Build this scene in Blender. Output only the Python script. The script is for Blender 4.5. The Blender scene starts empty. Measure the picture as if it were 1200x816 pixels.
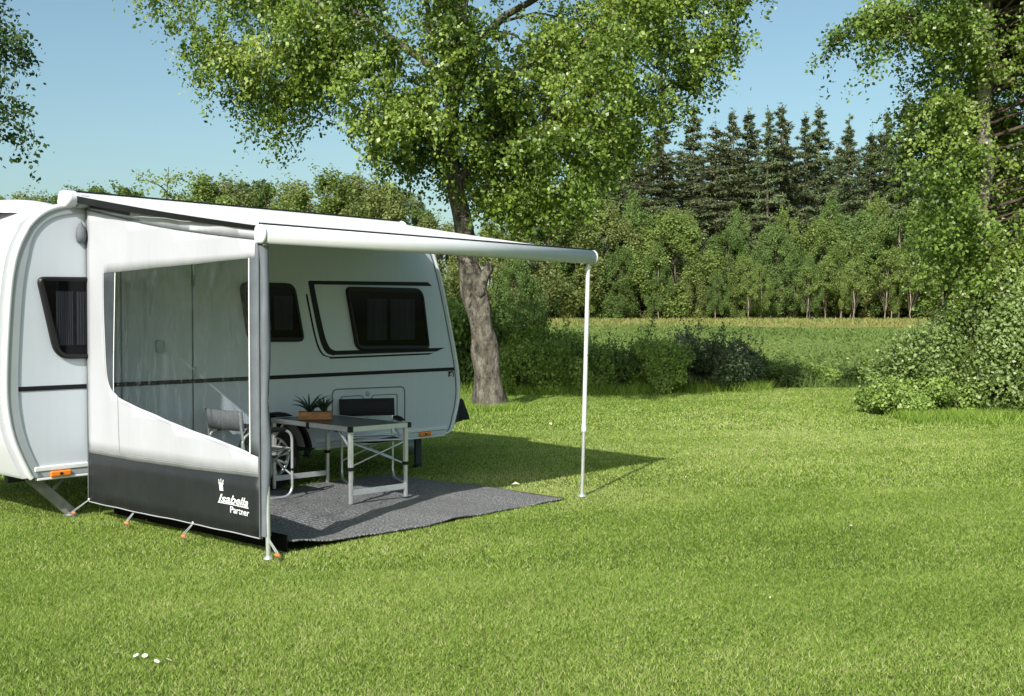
import bpy, bmesh, math, random
import numpy as np
from mathutils import Vector, Matrix

rnd = random.Random(7)
rg = np.random.default_rng(11)
R = math.radians
sc = bpy.context.scene
COL = sc.collection

# ------------------------------------------------------------------ materials
def new_mat(name):
    m = bpy.data.materials.new(name); m.use_nodes = True
    nt = m.node_tree
    for n in list(nt.nodes): nt.nodes.remove(n)
    out = nt.nodes.new('ShaderNodeOutputMaterial')
    return m, nt, out

def N(nt, typ, **kw):
    n = nt.nodes.new(typ)
    for k, v in kw.items():
        if k in n.inputs: n.inputs[k].default_value = v
        else: setattr(n, k, v)
    return n

def L(nt, a, b): nt.links.new(a, b)

def c4(c): return (c[0], c[1], c[2], 1.0)

def ramp(nt, fac, stops):
    r = nt.nodes.new('ShaderNodeValToRGB')
    e = r.color_ramp.elements
    while len(e) < len(stops): e.new(0.5)
    for i, (p, c) in enumerate(stops):
        e[i].position = p; e[i].color = c4(c)
    L(nt, fac, r.inputs['Fac'])
    return r.outputs['Color']

def noise(nt, scale, detail=4, rough=0.55, coord='Object', stretch=None):
    tc = nt.nodes.new('ShaderNodeTexCoord')
    src = tc.outputs[coord]
    if stretch:
        mp = nt.nodes.new('ShaderNodeMapping'); mp.inputs['Scale'].default_value = stretch
        L(nt, src, mp.inputs['Vector']); src = mp.outputs['Vector']
    n = N(nt, 'ShaderNodeTexNoise', Scale=scale, Detail=detail, Roughness=rough)
    L(nt, src, n.inputs['Vector'])
    return n.outputs['Fac']

def surf(name, col, rough=0.5, metal=0.0, spec=0.5, vary=0.08, vscale=6.0, bump=0.0, bscale=40.0, bstretch=None, coat=0.0, transl=0.0, vstretch=None):
    """a solid surface whose colour wanders a little, with optional fine relief"""
    m, nt, out = new_mat(name)
    p = N(nt, 'ShaderNodeBsdfPrincipled', Roughness=rough, Metallic=metal)
    p.inputs['Specular IOR Level'].default_value = spec
    p.inputs['Coat Weight'].default_value = coat
    f = noise(nt, vscale, 5, stretch=vstretch)
    a = tuple(max(0, x * (1 - vary)) for x in col); b = tuple(min(1, x * (1 + vary)) for x in col)
    L(nt, ramp(nt, f, [(0.3, a), (0.7, b)]), p.inputs['Base Color'])
    if bump:
        h = noise(nt, bscale, 4, stretch=bstretch)
        bn = N(nt, 'ShaderNodeBump', Strength=bump, Distance=0.02)
        L(nt, h, bn.inputs['Height']); L(nt, bn.outputs['Normal'], p.inputs['Normal'])
    if transl:
        t = N(nt, 'ShaderNodeBsdfTranslucent', Color=c4(col))
        mx = N(nt, 'ShaderNodeMixShader', Fac=transl)
        L(nt, p.outputs[0], mx.inputs[1]); L(nt, t.outputs[0], mx.inputs[2]); L(nt, mx.outputs[0], out.inputs['Surface'])
    else:
        L(nt, p.outputs[0], out.inputs['Surface'])
    return m

def leaf_mat(name, stops, transl=0.4, rough=0.5, spec=0.35):
    """foliage: each leaf has its own value in the attribute 'var'"""
    m, nt, out = new_mat(name)
    at = N(nt, 'ShaderNodeAttribute', attribute_name='var')
    col = ramp(nt, at.outputs['Fac'], stops)
    p = N(nt, 'ShaderNodeBsdfPrincipled', Roughness=rough)
    p.inputs['Specular IOR Level'].default_value = spec
    L(nt, col, p.inputs['Base Color'])
    t = N(nt, 'ShaderNodeBsdfTranslucent')
    hs = N(nt, 'ShaderNodeHueSaturation', Hue=0.485, Saturation=1.1, Value=1.25)
    L(nt, col, hs.inputs['Color']); L(nt, hs.outputs[0], t.inputs['Color'])
    mx = N(nt, 'ShaderNodeMixShader', Fac=transl)
    L(nt, p.outputs[0], mx.inputs[1]); L(nt, t.outputs[0], mx.inputs[2]); L(nt, mx.outputs[0], out.inputs['Surface'])
    return m

def bark_mat(name, dark, mid, light, scale=6, stretch=(1, 1, .35), lo=.35, hi=.62):
    m, nt, out = new_mat(name)
    p = N(nt, 'ShaderNodeBsdfPrincipled', Roughness=0.9)
    p.inputs['Specular IOR Level'].default_value = 0.15
    f = noise(nt, scale, 8, .7, stretch=stretch)
    L(nt, ramp(nt, f, [(lo, dark), ((lo + hi) / 2, mid), (hi, light)]), p.inputs['Base Color'])
    bn = N(nt, 'ShaderNodeBump', Strength=1.0, Distance=0.09)
    L(nt, noise(nt, scale * 2.2, 8, .7, stretch=stretch), bn.inputs['Height']); L(nt, bn.outputs['Normal'], p.inputs['Normal'])
    L(nt, p.outputs[0], out.inputs['Surface'])
    return m

def clear_mat(name, tint, gloss=0.06, rough=0.03, bump=0.25, bscale=3.0, haze=0.0, bstretch=(1, 1, .3), graze=0.5):
    """clear flexible film or tinted pane: lets light straight through, with a wrinkled sheen"""
    m, nt, out = new_mat(name)
    tr = N(nt, 'ShaderNodeBsdfTransparent', Color=c4(tint))
    gl = N(nt, 'ShaderNodeBsdfGlossy', Color=(1, 1, 1, 1), Roughness=rough)
    bn = N(nt, 'ShaderNodeBump', Strength=bump, Distance=0.05)
    L(nt, noise(nt, bscale, 3, stretch=bstretch), bn.inputs['Height']); L(nt, bn.outputs['Normal'], gl.inputs['Normal'])
    lw = N(nt, 'ShaderNodeLayerWeight', Blend=0.25)
    L(nt, bn.outputs['Normal'], lw.inputs['Normal'])
    ml = N(nt, 'ShaderNodeMath', operation='MULTIPLY_ADD'); ml.inputs[1].default_value = graze; ml.inputs[2].default_value = gloss
    L(nt, lw.outputs['Fresnel'], ml.inputs[0])
    mx = nt.nodes.new('ShaderNodeMixShader')
    L(nt, ml.outputs[0], mx.inputs[0]); L(nt, tr.outputs[0], mx.inputs[1]); L(nt, gl.outputs[0], mx.inputs[2])
    last = mx.outputs[0]
    if haze:
        df = N(nt, 'ShaderNodeBsdfDiffuse', Color=(.6, .62, .65, 1))
        m2 = N(nt, 'ShaderNodeMixShader', Fac=haze)
        L(nt, last, m2.inputs[1]); L(nt, df.outputs[0], m2.inputs[2]); last = m2.outputs[0]
    L(nt, last, out.inputs['Surface'])
    return m

M = {}
M['body_white'] = surf('gelcoat_white', (.7, .705, .745), .35, vary=.02, coat=.2)
M['panel_white'] = surf('hammered_sheet_white', (.56, .60, .66), .42, vary=.022, vscale=7, bump=.06, bscale=5, vstretch=(2.5, 2.5, .2))
M['trim_grey'] = surf('trim_grey', (.34, .37, .39), .4, vary=.04)
M['trim_white'] = surf('trim_white', (.74, .75, .76), .35, vary=.03)
M['black_decal'] = surf('black_decal', (.009, .009, .011), .5, spec=.2, vary=.05)
M['black_plastic'] = surf('black_plastic', (.011, .011, .012), .45, spec=.3, vary=.1)
M['seam'] = surf('seam_grey', (.13, .15, .17), .6)
M['curtain'] = surf('curtain_grey', (.34, .35, .37), .9, vary=.3, vscale=14, vstretch=(1, 1, .05))
M['pane'] = clear_mat('tinted_pane', (.5, .5, .53), .012, .03, .02, graze=.07)
M['orange_lens'] = surf('orange_lens', (.85, .23, .02), .25, vary=.1, coat=.4)
M['rubber'] = surf('tyre_rubber', (.014, .014, .015), .8, vary=.2)
M['alloy'] = surf('alloy', (.62, .63, .65), .3, metal=.85, vary=.05)
M['alu'] = surf('brushed_aluminium', (.72, .73, .74), .34, metal=.65, vary=.06, vscale=20)
M['alu_white'] = surf('white_aluminium', (.74, .75, .76), .4, metal=.15, vary=.03)
M['steel'] = surf('galvanised_steel', (.3, .3, .29), .5, metal=.6, vary=.25, vscale=12)
M['dark_steel'] = surf('dark_steel', (.04, .042, .045), .55, metal=.4, vary=.2)
M['canopy'] = surf('awning_vinyl', (.8, .81, .81), .5, vary=.02, bump=.05, bscale=3, transl=.04)
M['fabric_white'] = surf('tent_fabric_white', (.475, .48, .515), .75, spec=.2, vary=.025, vscale=3, bump=.6, bscale=2.9, bstretch=(1, 1.6, .35), transl=.06)
M['fabric_black'] = surf('tent_fabric_black', (.019, .021, .023), .5, spec=.35, vary=.14, vscale=5, bump=.5, bscale=3.2, bstretch=(1, 2.2, .45))
M['fabric_grey'] = surf('sleeve_grey', (.13, .145, .165), .75, vary=.12, vscale=8, bump=.3, bscale=9, bstretch=(1, 1, .25))
M['piping_grey'] = surf('piping_grey', (.1, .11, .12), .6)
M['film'] = clear_mat('clear_film', (.88, .9, .92), .015, .1, 1.0, 4.0, haze=.006, graze=.5, bstretch=(1, 1.6, .5))
M['film_edge'] = surf('smoked_band', (.055, .062, .072), .3, vary=.2, vscale=4, bump=.3, bscale=6)
M['letter_white'] = surf('print_white', (.82, .82, .82), .6, vary=.02)
M['strap'] = surf('strap_grey', (.36, .37, .38), .6)
M['orange_plastic'] = surf('orange_plastic', (.75, .2, .06), .45, vary=.15)
M['table_top'] = surf('table_top_slate', (.028, .03, .036), .33, vary=.3, vscale=30)
M['canvas_black'] = surf('chair_canvas', (.012, .012, .014), .85, vary=.2, vscale=30)
M['canvas_grey'] = surf('chair_canvas_grey', (.13, .138, .145), .85, vary=.2, vscale=30)
M['wood'] = surf('crate_wood', (.33, .15, .06), .65, vary=.45, vscale=9, vstretch=(1, .2, 3), bump=.3)
M['soil'] = surf('soil', (.03, .02, .014), .95, vary=.4, bump=.6)
M['gap_black'] = surf('gap_shade_black', (.006, .006, .006), .95, spec=.1)  # near-black colour for the shade below the skirt and the corner flap
M['glass'] = clear_mat('drinking_glass', (.88, .92, .92), .1, .01, 0, graze=.9)
M['rock'] = surf('pale_rock', (.5, .47, .4), .9, vary=.25, bump=.7, bscale=8)
M['petal'] = surf('petal_white', (.85, .85, .83), .7)
M['yolk'] = surf('flower_centre', (.75, .5, .04), .8)
M['deadwood'] = bark_mat('dead_wood', (.12, .1, .08), (.3, .27, .22), (.42, .39, .33), 9)

M['bark_big'] = bark_mat('bark_furrowed', (.045, .042, .034), (.17, .15, .122), (.34, .31, .26), 7, (1.3, 1.3, .6), .34, .68)
M['bark_birch'] = bark_mat('bark_birch', (.055, .047, .037), (.26, .23, .185), (.43, .4, .33), 4, (.6, .6, 1.6), .36, .6)
M['bark_dark'] = bark_mat('bark_dark', (.035, .028, .02), (.1, .08, .06), (.17, .14, .1), 4)
M['bark_pale'] = bark_mat('bark_pale', (.13, .11, .08), (.3, .26, .2), (.44, .4, .31), 3)

M['leaf_main'] = leaf_mat('leaf_linden', [(0, (0.035, 0.07, 0.011)), (0.38, (0.145, 0.235, 0.033)), (0.8, (0.31, 0.41, 0.08)), (1, (0.46, 0.52, 0.21))], .36, .38, .45)
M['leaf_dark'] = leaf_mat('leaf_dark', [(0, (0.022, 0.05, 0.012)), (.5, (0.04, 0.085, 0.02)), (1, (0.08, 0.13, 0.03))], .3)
M['leaf_right'] = leaf_mat('leaf_birch', [(0, (0.035, 0.07, 0.013)), (0.38, (0.145, 0.235, 0.037)), (0.83, (0.315, 0.41, 0.09)), (1, (0.5, 0.55, 0.29))], .36, .38, .45)
M['leaf_lime'] = leaf_mat('leaf_lime', [(0, (0.09, 0.13, 0.035)), (0.5, (0.21, 0.285, 0.075)), (1, (0.35, 0.42, 0.14))], .35, spec=.2)
M['leaf_green'] = leaf_mat('leaf_green', [(0, (0.065, 0.11, 0.032)), (0.5, (0.15, 0.23, 0.065)), (1, (0.26, 0.34, 0.115))], .35, spec=.2)
M['leaf_olive'] = leaf_mat('leaf_olive', [(0, (0.1, 0.125, 0.04)), (0.5, (0.215, 0.26, 0.085)), (1, (0.36, 0.39, 0.15))], .35, spec=.2)
M['leaf_blue'] = leaf_mat('leaf_bluegreen', [(0, (0.05, 0.08, 0.04)), (0.5, (0.12, 0.17, 0.085)), (1, (0.2, 0.26, 0.15))], .3, spec=.2)
M['needle'] = leaf_mat('needle_spruce', [(0, (0.055, 0.075, 0.035)), (0.5, (0.14, 0.18, 0.085)), (1, (0.27, 0.31, 0.16))], .15, .7, .15)
M['needle_brown'] = leaf_mat('needle_spruce_brown', [(0, (0.06, 0.07, 0.035)), (0.5, (0.14, 0.165, 0.08)), (1, (0.27, 0.29, 0.15))], .15, .7, .15)
M['leaf_shrub'] = leaf_mat('leaf_bramble', [(0, (0.08, 0.14, 0.03)), (0.5, (0.27, 0.39, 0.085)), (0.94, (0.44, 0.55, 0.17)), (1, (0.62, 0.64, 0.42))], .35, spec=.4)
M['leaf_silver'] = leaf_mat('leaf_flowering', [(0, (0.05, 0.09, 0.022)), (0.42, (0.2, 0.29, 0.075)), (0.72, (0.36, 0.44, 0.18)), (0.86, (0.62, 0.64, 0.46)), (1, (0.84, 0.82, 0.72))], .35, spec=.4)
M['grass'] = leaf_mat('grass_blade', [(0, (0.065, 0.125, 0.013)), (0.35, (0.2, 0.325, 0.042)), (0.7, (0.345, 0.46, 0.09)), (0.9, (0.49, 0.53, 0.19)), (1, (0.68, 0.64, 0.36))], .3, .55, .3)
M['meadow_blade'] = leaf_mat('meadow_blade', [(0, (0.07, 0.11, 0.03)), (0.45, (0.15, 0.225, 0.055)), (0.7, (0.21, 0.27, 0.08)), (0.9, (0.32, 0.29, 0.1)), (1, (0.4, 0.34, 0.14))], .3, .6, .2)
M['aloe'] = surf('aloe_green', (.02, .045, .02), .45, vary=.3)

# ground
def ground_mat(name, stops, s1, s2, bump):
    m, nt, out = new_mat(name)
    p = N(nt, 'ShaderNodeBsdfPrincipled', Roughness=0.95)
    p.inputs['Specular IOR Level'].default_value = 0.1
    a = noise(nt, s1, 6, .6); b = noise(nt, s2, 6, .7)
    mx = N(nt, 'ShaderNodeMath', operation='MULTIPLY_ADD'); mx.inputs[1].default_value = .5
    h = N(nt, 'ShaderNodeMath', operation='MULTIPLY'); h.inputs[1].default_value = .5
    L(nt, b, h.inputs[0]); L(nt, a, mx.inputs[0]); L(nt, h.outputs[0], mx.inputs[2])
    L(nt, ramp(nt, mx.outputs[0], stops), p.inputs['Base Color'])
    bn = N(nt, 'ShaderNodeBump', Strength=bump, Distance=.05)
    L(nt, b, bn.inputs['Height']); L(nt, bn.outputs['Normal'], p.inputs['Normal'])
    L(nt, p.outputs[0], out.inputs['Surface'])
    return m
M['lawn'] = ground_mat('lawn_turf', [(.3, (.035, .055, .012)), (.5, (.085, .12, .025)), (.68, (.2, .21, .07))], .35, 45, .7)
M['meadow'] = ground_mat('meadow_turf', [(.3, (.07, .11, .03)), (.5, (.15, .2, .05)), (.68, (.27, .29, .1))], .12, 6, .8)

def mat_carpet():
    m, nt, out = new_mat('woven_carpet')
    p = N(nt, 'ShaderNodeBsdfPrincipled', Roughness=0.85)
    p.inputs['Specular IOR Level'].default_value = 0.2
    tc = nt.nodes.new('ShaderNodeTexCoord')
    def wave(rot, scale, dist):
        mp = nt.nodes.new('ShaderNodeMapping'); mp.inputs['Rotation'].default_value = (0, 0, rot)
        L(nt, tc.outputs['Object'], mp.inputs['Vector'])
        w = N(nt, 'ShaderNodeTexWave', Scale=scale, Distortion=dist, Detail=2)
        w.inputs['Detail Scale'].default_value = 3
        L(nt, mp.outputs[0], w.inputs['Vector']); return w.outputs['Fac']
    w1 = wave(0, 9, 5); w2 = wave(R(90), 12, 4)
    mul = N(nt, 'ShaderNodeMath', operation='MULTIPLY'); L(nt, w1, mul.inputs[0]); L(nt, w2, mul.inputs[1])
    n = noise(nt, 55, 3, .7); n2 = noise(nt, 5, 4, .6, stretch=(6, 1, 1))
    ad = N(nt, 'ShaderNodeMath', operation='MULTIPLY_ADD'); ad.inputs[1].default_value = .45
    L(nt, n, ad.inputs[0]); L(nt, mul.outputs[0], ad.inputs[2])
    ad2 = N(nt, 'ShaderNodeMath', operation='MULTIPLY_ADD'); ad2.inputs[1].default_value = .45
    L(nt, n2, ad2.inputs[0]); L(nt, ad.outputs[0], ad2.inputs[2])
    L(nt, ramp(nt, ad2.outputs[0], [(.3, (.07, .071, .077)), (.7, (.17, .17, .172)), (1.1, (.36, .355, .35))]), p.inputs['Base Color'])
    bn = N(nt, 'ShaderNodeBump', Strength=.8, Distance=.01)
    L(nt, ad.outputs[0], bn.inputs['Height']); L(nt, bn.outputs['Normal'], p.inputs['Normal'])
    L(nt, p.outputs[0], out.inputs['Surface'])
    return m
M['carpet'] = mat_carpet()

# ------------------------------------------------------------------ mesh helpers
class MB:
    """collects shapes, then links them as ONE mesh object"""
    def __init__(s): s.v = []; s.f = []; s.sm = []
    def add(s, vs, fs, smooth=False):
        b = len(s.v); s.v += [tuple(x) for x in vs]
        s.f += [tuple(b + i for i in f) for f in fs]; s.sm += [smooth] * len(fs); return s
    def box(s, x0, x1, y0, y1, z0, z1):
        return s.add([(x0, y0, z0), (x1, y0, z0), (x1, y1, z0), (x0, y1, z0), (x0, y0, z1), (x1, y0, z1), (x1, y1, z1), (x0, y1, z1)],
                     [(3, 2, 1, 0), (4, 5, 6, 7), (0, 1, 5, 4), (1, 2, 6, 5), (2, 3, 7, 6), (3, 0, 4, 7)])
    def tube(s, pts, r, n=10, caps=True, closed=False):
        pts = [Vector(p) for p in pts]; k = len(pts)
        rr = r if isinstance(r, (list, tuple)) else [r] * k
        vs = []; ref = None
        for i, p in enumerate(pts):
            if closed: d = pts[(i + 1) % k] - pts[i - 1]
            else: d = pts[min(i + 1, k - 1)] - pts[max(i - 1, 0)]
            d = d.normalized() if d.length > 1e-9 else Vector((0, 0, 1))
            if ref is None: ref = Vector((1, 0, 0)) if abs(d.x) < .8 else Vector((0, 1, 0))
            a = (ref - d * ref.dot(d)).normalized(); b = d.cross(a); ref = a
            for j in range(n):
                t = 2 * math.pi * j / n
                vs.append(p + (a * math.cos(t) + b * math.sin(t)) * rr[i])
        fs = []
        for i in range(k if closed else k - 1):
            i2 = (i + 1) % k
            for j in range(n):
                j2 = (j + 1) % n
                fs.append((i * n + j, i * n + j2, i2 * n + j2, i2 * n + j))
        s.add(vs, fs, True)
        if caps and not closed:
            s.add(vs[:n], [tuple(reversed(range(n)))]); s.add(vs[-n:], [tuple(range(n))])
        return s
    def bar(s, p, q, w, h, up=(0, 0, 1)):
        """rectangular bar from p to q"""
        p = Vector(p); q = Vector(q); d = (q - p).normalized(); up = Vector(up)
        if abs(d.dot(up)) > .98: up = Vector((1, 0, 0))
        a = d.cross(up).normalized() * w / 2; b = a.cross(d).normalized() * h / 2
        vs = [p - a - b, p + a - b, p + a + b, p - a + b, q - a - b, q + a - b, q + a + b, q - a + b]
        return s.add(vs, [(3, 2, 1, 0), (4, 5, 6, 7), (0, 1, 5, 4), (1, 2, 6, 5), (2, 3, 7, 6), (3, 0, 4, 7)])
    def prism(s, poly, y0, y1):
        """polygon in (x,z) pushed along y"""
        n = len(poly)
        vs = [(x, y0, z) for x, z in poly] + [(x, y1, z) for x, z in poly]
        fs = [tuple(range(n)), tuple(range(2 * n - 1, n - 1, -1))]
        for i in range(n):
            j = (i + 1) % n
            fs.append((i, i + n, j + n, j))
        return s.add(vs, fs)
    def prism_x(s, poly, x0, x1):
        """polygon in (y,z) pushed along x"""
        n = len(poly)
        vs = [(x0, y, z) for y, z in poly] + [(x1, y, z) for y, z in poly]
        fs = [tuple(range(n)), tuple(range(2 * n - 1, n - 1, -1))]
        for i in range(n):
            j = (i + 1) % n
            fs.append((i, i + n, j + n, j))
        return s.add(vs, fs)
    def ribbon(s, a, b, y0, y1):
        """strip between two (x,z) polylines of equal length, pushed along y"""
        n = len(a); vs = []
        for y in (y0, y1):
            vs += [(x, y, z) for x, z in a] + [(x, y, z) for x, z in b]
        fs = []
        for i in range(n - 1):
            fs += [(i, i + 1, n + i + 1, n + i), (2 * n + i, 3 * n + i, 3 * n + i + 1, 2 * n + i + 1),
                   (i, 2 * n + i, 2 * n + i + 1, i + 1), (n + i, n + i + 1, 3 * n + i + 1, 3 * n + i)]
        fs += [(0, n, 3 * n, 2 * n), (n - 1, 3 * n - 1, 4 * n - 1, 2 * n - 1)]
        return s.add(vs, fs)
    def lathe(s, prof, n=24, c=(0, 0, 0), axis='z'):
        vs = []
        for r, h in prof:
            for j in range(n):
                t = 2 * math.pi * j / n
                if axis == 'z': vs.append((c[0] + r * math.cos(t), c[1] + r * math.sin(t), c[2] + h))
                elif axis == 'y': vs.append((c[0] + r * math.cos(t), c[1] + h, c[2] + r * math.sin(t)))
                else: vs.append((c[0] + h, c[1] + r * math.cos(t), c[2] + r * math.sin(t)))
        fs = []
        for i in range(len(prof) - 1):
            for j in range(n):
                j2 = (j + 1) % n
                fs.append((i * n + j, i * n + j2, (i + 1) * n + j2, (i + 1) * n + j))
        return s.add(vs, fs, True)
    def build(s, name, mat, parent=None, bevel=0, seg=2, fix=True, loc=None, rz=0):
        me = bpy.data.meshes.new(name); me.from_pydata(s.v, [], s.f)
        me.polygons.foreach_set('use_smooth', s.sm)
        if fix:
            bm = bmesh.new(); bm.from_mesh(me)
            bmesh.ops.recalc_face_normals(bm, faces=bm.faces)
            bm.to_mesh(me); bm.free()
        me.materials.append(mat)
        o = bpy.data.objects.new(name, me); COL.objects.link(o)
        if parent: o.parent = parent
        if loc is not None: o.location = loc; o.rotation_euler = (0, 0, rz)
        if bevel:
            b = o.modifiers.new('bevel', 'BEVEL'); b.width = bevel; b.segments = seg; b.limit_method = 'ANGLE'; b.angle_limit = R(35)
            b.harden_normals = False
        return o

def tag(o, label=None, cat=None, group=None, kind=None):
    if label: o['label'] = label
    if cat: o['category'] = cat
    if group: o['group'] = group
    if kind: o['kind'] = kind
    return o

def empty(name, loc, rz, label, cat, group=None):
    o = bpy.data.objects.new(name, None); COL.objects.link(o)
    o.location = loc; o.rotation_euler = (0, 0, rz); o.empty_display_size = .2
    return tag(o, label, cat, group)

def copy_tree(o, parent=None):
    c = o.copy(); COL.objects.link(c); c.parent = parent
    for ch in list(o.children): copy_tree(ch, c)
    return c

def np_mesh(name, verts, k, var, mat, parent=None):
    """N faces of k own vertices each, one 'var' value per face"""
    n = len(verts) // k
    me = bpy.data.meshes.new(name)
    me.vertices.add(n * k); me.vertices.foreach_set('co', np.ascontiguousarray(verts, dtype=np.float32).ravel())
    me.loops.add(n * k); me.loops.foreach_set('vertex_index', np.arange(n * k, dtype=np.int32))
    me.polygons.add(n); me.polygons.foreach_set('loop_start', np.arange(0, n * k, k, dtype=np.int32))
    me.update(calc_edges=True)
    a = me.attributes.new('var', 'FLOAT', 'POINT')
    a.data.foreach_set('value', np.repeat(np.clip(var, 0, 1), k).astype(np.float32))
    me.materials.append(mat)
    o = bpy.data.objects.new(name, me); COL.objects.link(o)
    if parent: o.parent = parent
    return o

def unit(a): return a / np.maximum(np.linalg.norm(a, axis=1, keepdims=True), 1e-9)

def leaves(pts, size, aspect=.6, nbias=(0, 0, .6), outward=None, dirbias=None, droop=0.0):
    """pointed oval leaves as four-cornered faces"""
    n = len(pts)
    nor = rg.normal(size=(n, 3)) + np.array(nbias)
    if outward is not None: nor = nor + outward
    nor = unit(nor)
    d = rg.normal(size=(n, 3)); d[:, 2] -= droop
    if dirbias is not None: d = d + dirbias
    d = unit(d - nor * np.sum(d * nor, axis=1, keepdims=True))
    w = np.cross(nor, d)
    s = (size * rg.uniform(.5, 1.45, n))[:, None]
    tip = pts + d * s
    mid = pts + d * s * .45
    q = np.stack([pts, mid + w * s * aspect * .5, tip, mid - w * s * aspect * .5], axis=1)
    return q.reshape(-1, 3)

# ------------------------------------------------------------------ frame of the caravan and its awning
TH = math.atan2(.74932909, .6621978)
UX, UY = .6621978, .74932909
OX, OY = -1.63466641, 7.31002566
def W(u, v, z=0): return Vector((OX + u * UX - v * UY, OY + u * UY + v * UX, z))

def rounded(poly, r, n=6):
    """round the corners of a polygon; r one radius or one per corner"""
    out = []; k = len(poly)
    for i in range(k):
        rad = r[i] if isinstance(r, (list, tuple)) else r
        p = Vector(poly[i]); a = Vector(poly[i - 1]); b = Vector(poly[(i + 1) % k])
        da = (a - p); db = (b - p)
        t = min(rad, da.length * .48, db.length * .48)
        if t < 1e-5: out.append(tuple(p)); continue
        s = p + da.normalized() * t; e = p + db.normalized() * t
        for j in range(n + 1):
            q = j / n
            x = s * (1 - q) ** 2 + p * 2 * q * (1 - q) + e * q * q
            out.append(tuple(x))
    return out

def offset(poly, d, closed=True):
    """push a (clockwise or not) polygon outwards by d"""
    k = len(poly)
    area = sum(poly[i][0] * poly[(i + 1) % k][1] - poly[(i + 1) % k][0] * poly[i][1] for i in range(k))
    sg = 1 if area > 0 else -1
    out = []
    for i in range(k):
        a = Vector(poly[i - 1] if (closed or i) else poly[i]); b = Vector(poly[(i + 1) % k] if (closed or i < k - 1) else poly[i])
        t = (b - a).normalized(); nrm = Vector((t.y, -t.x)) * sg
        out.append((poly[i][0] + nrm.x * d, poly[i][1] + nrm.y * d))
    return out

def catmull(pts, n=6, closed=False):
    P = [Vector(p) for p in pts]; k = len(P); out = []
    for i in range(k if closed else k - 1):
        if closed: p0, p1, p2, p3 = P[i - 1], P[i], P[(i + 1) % k], P[(i + 2) % k]
        else: p0, p1, p2, p3 = P[max(i - 1, 0)], P[i], P[i + 1], P[min(i + 2, k - 1)]
        for j in range(n):
            t = j / n
            out.append(tuple(.5 * (2 * p1 + (p2 - p0) * t + (2 * p0 - 5 * p1 + 4 * p2 - p3) * t * t + (3 * p1 - p0 - 3 * p2 + p3) * t ** 3)))
    if not closed: out.append(tuple(P[-1]))
    return out

# ------------------------------------------------------------------ CARAVAN
VW = 2.42        # the wall that faces the awning
ROOF = 2.53
WU, WZ, AR = 1.853, .315, .43
left_edge = catmull([(.30, 2.53), (.02, 2.525), (-.25, 2.475), (-.42, 2.35), (-.525, 2.165), (-.585, 1.9), (-.622, 1.45), (-.636, 1.07), (-.618, .85), (-.57, .65), (-.47, .42), (-.44, .37)], 5)
right_edge = catmull([(4.06, .365), (4.18, .40), (4.245, .55), (4.298, .74), (4.30, .95), (4.245, 1.25), (4.04, 2.0), (3.92, 2.31), (3.83, 2.45), (3.66, 2.52), (3.4, 2.53)], 5)
arch = [(WU + AR * math.cos(t), WZ + AR * math.sin(t)) for t in [math.pi - (math.pi - .13 * 2) * i / 20 - .13 for i in range(21)]]
BOT = .37
arch = [(WU - AR * .99, BOT)] + arch + [(WU + AR * .99, BOT)]
prof = left_edge + arch + right_edge          # anticlockwise seen from the wall side

cv = empty('caravan', W(1.8, 3.5), TH, 'white touring caravan with dark windows and black trim stripes behind the awning', 'caravan')
def cl(poly): return [(x - 1.8, z) for x, z in poly]
def cy(v): return v - 3.5
def cbox(mb, u0, u1, v0, v1, z0, z1): return mb.box(u0 - 1.8, u1 - 1.8, cy(v0), cy(v1), z0, z1)

# shell: a little larger than the wall sheet at both ends
le = offset(left_edge, .085, False); re_ = offset(right_edge, .05, False)
ofs = lambda e, d: [(x, z) for x, z in e]
area_fix = lambda e: e
def push(e, du): return [(x + du * (1 if True else 0), z) for x, z in e]
shell = [(x - .085 * min(1, max(0, (2.56 - z) / .25)), z + (.03 if z > 2.3 else 0)) for x, z in left_edge] + arch + \
        [(x + .05 * min(1, max(0, (2.56 - z) / .25)), z + (.03 if z > 2.3 else 0)) for x, z in right_edge]
b = MB().prism(cl(shell), cy(VW + .012), cy(VW + 2.24)).build('body', M['body_white'], cv, .045, 4)
for p in b.data.polygons: p.use_smooth = len(p.vertices) < 8
MB().prism(cl(prof), cy(VW), cy(VW + .05)).build('side_panel', M['panel_white'], cv)
MB().prism(cl(prof), cy(VW + 2.2), cy(VW + 2.25)).build('side_panel', M['panel_white'], cv)
# grey corner trim round the end of the wall, with a pale bead outside it
li = left_edge[4:]
kk = lambda z: max(.08, min(1, (2.5 - z) / .4))
inner = [(x + .075 * kk(z), z - .055 * (1 - kk(z))) for x, z in li]
MB().ribbon(cl(li), cl(inner), cy(VW - .012), cy(VW + .01)).build('corner_trim', M['trim_grey'], cv)
bead = [(x - 1.8 - .02, cy(VW - .005), z + (.012 if z > 2.3 else 0)) for x, z in li]
MB().tube(bead, .022, 8).build('edge_bead', M['trim_white'], cv)
ri = right_edge[:-3]
beadr = [(x - 1.8 + .008, cy(VW - .002), z) for x, z in ri]
MB().tube(beadr, .013, 8).build('edge_bead', M['trim_white'], cv)
rin = [(x - .028, z) for x, z in ri]; rin2 = [(x - .04, z) for x, z in ri]
MB().ribbon(cl(rin), cl(rin2), cy(VW - .006), cy(VW + .01)).build('edge_seam', M['seam'], cv)
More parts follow.
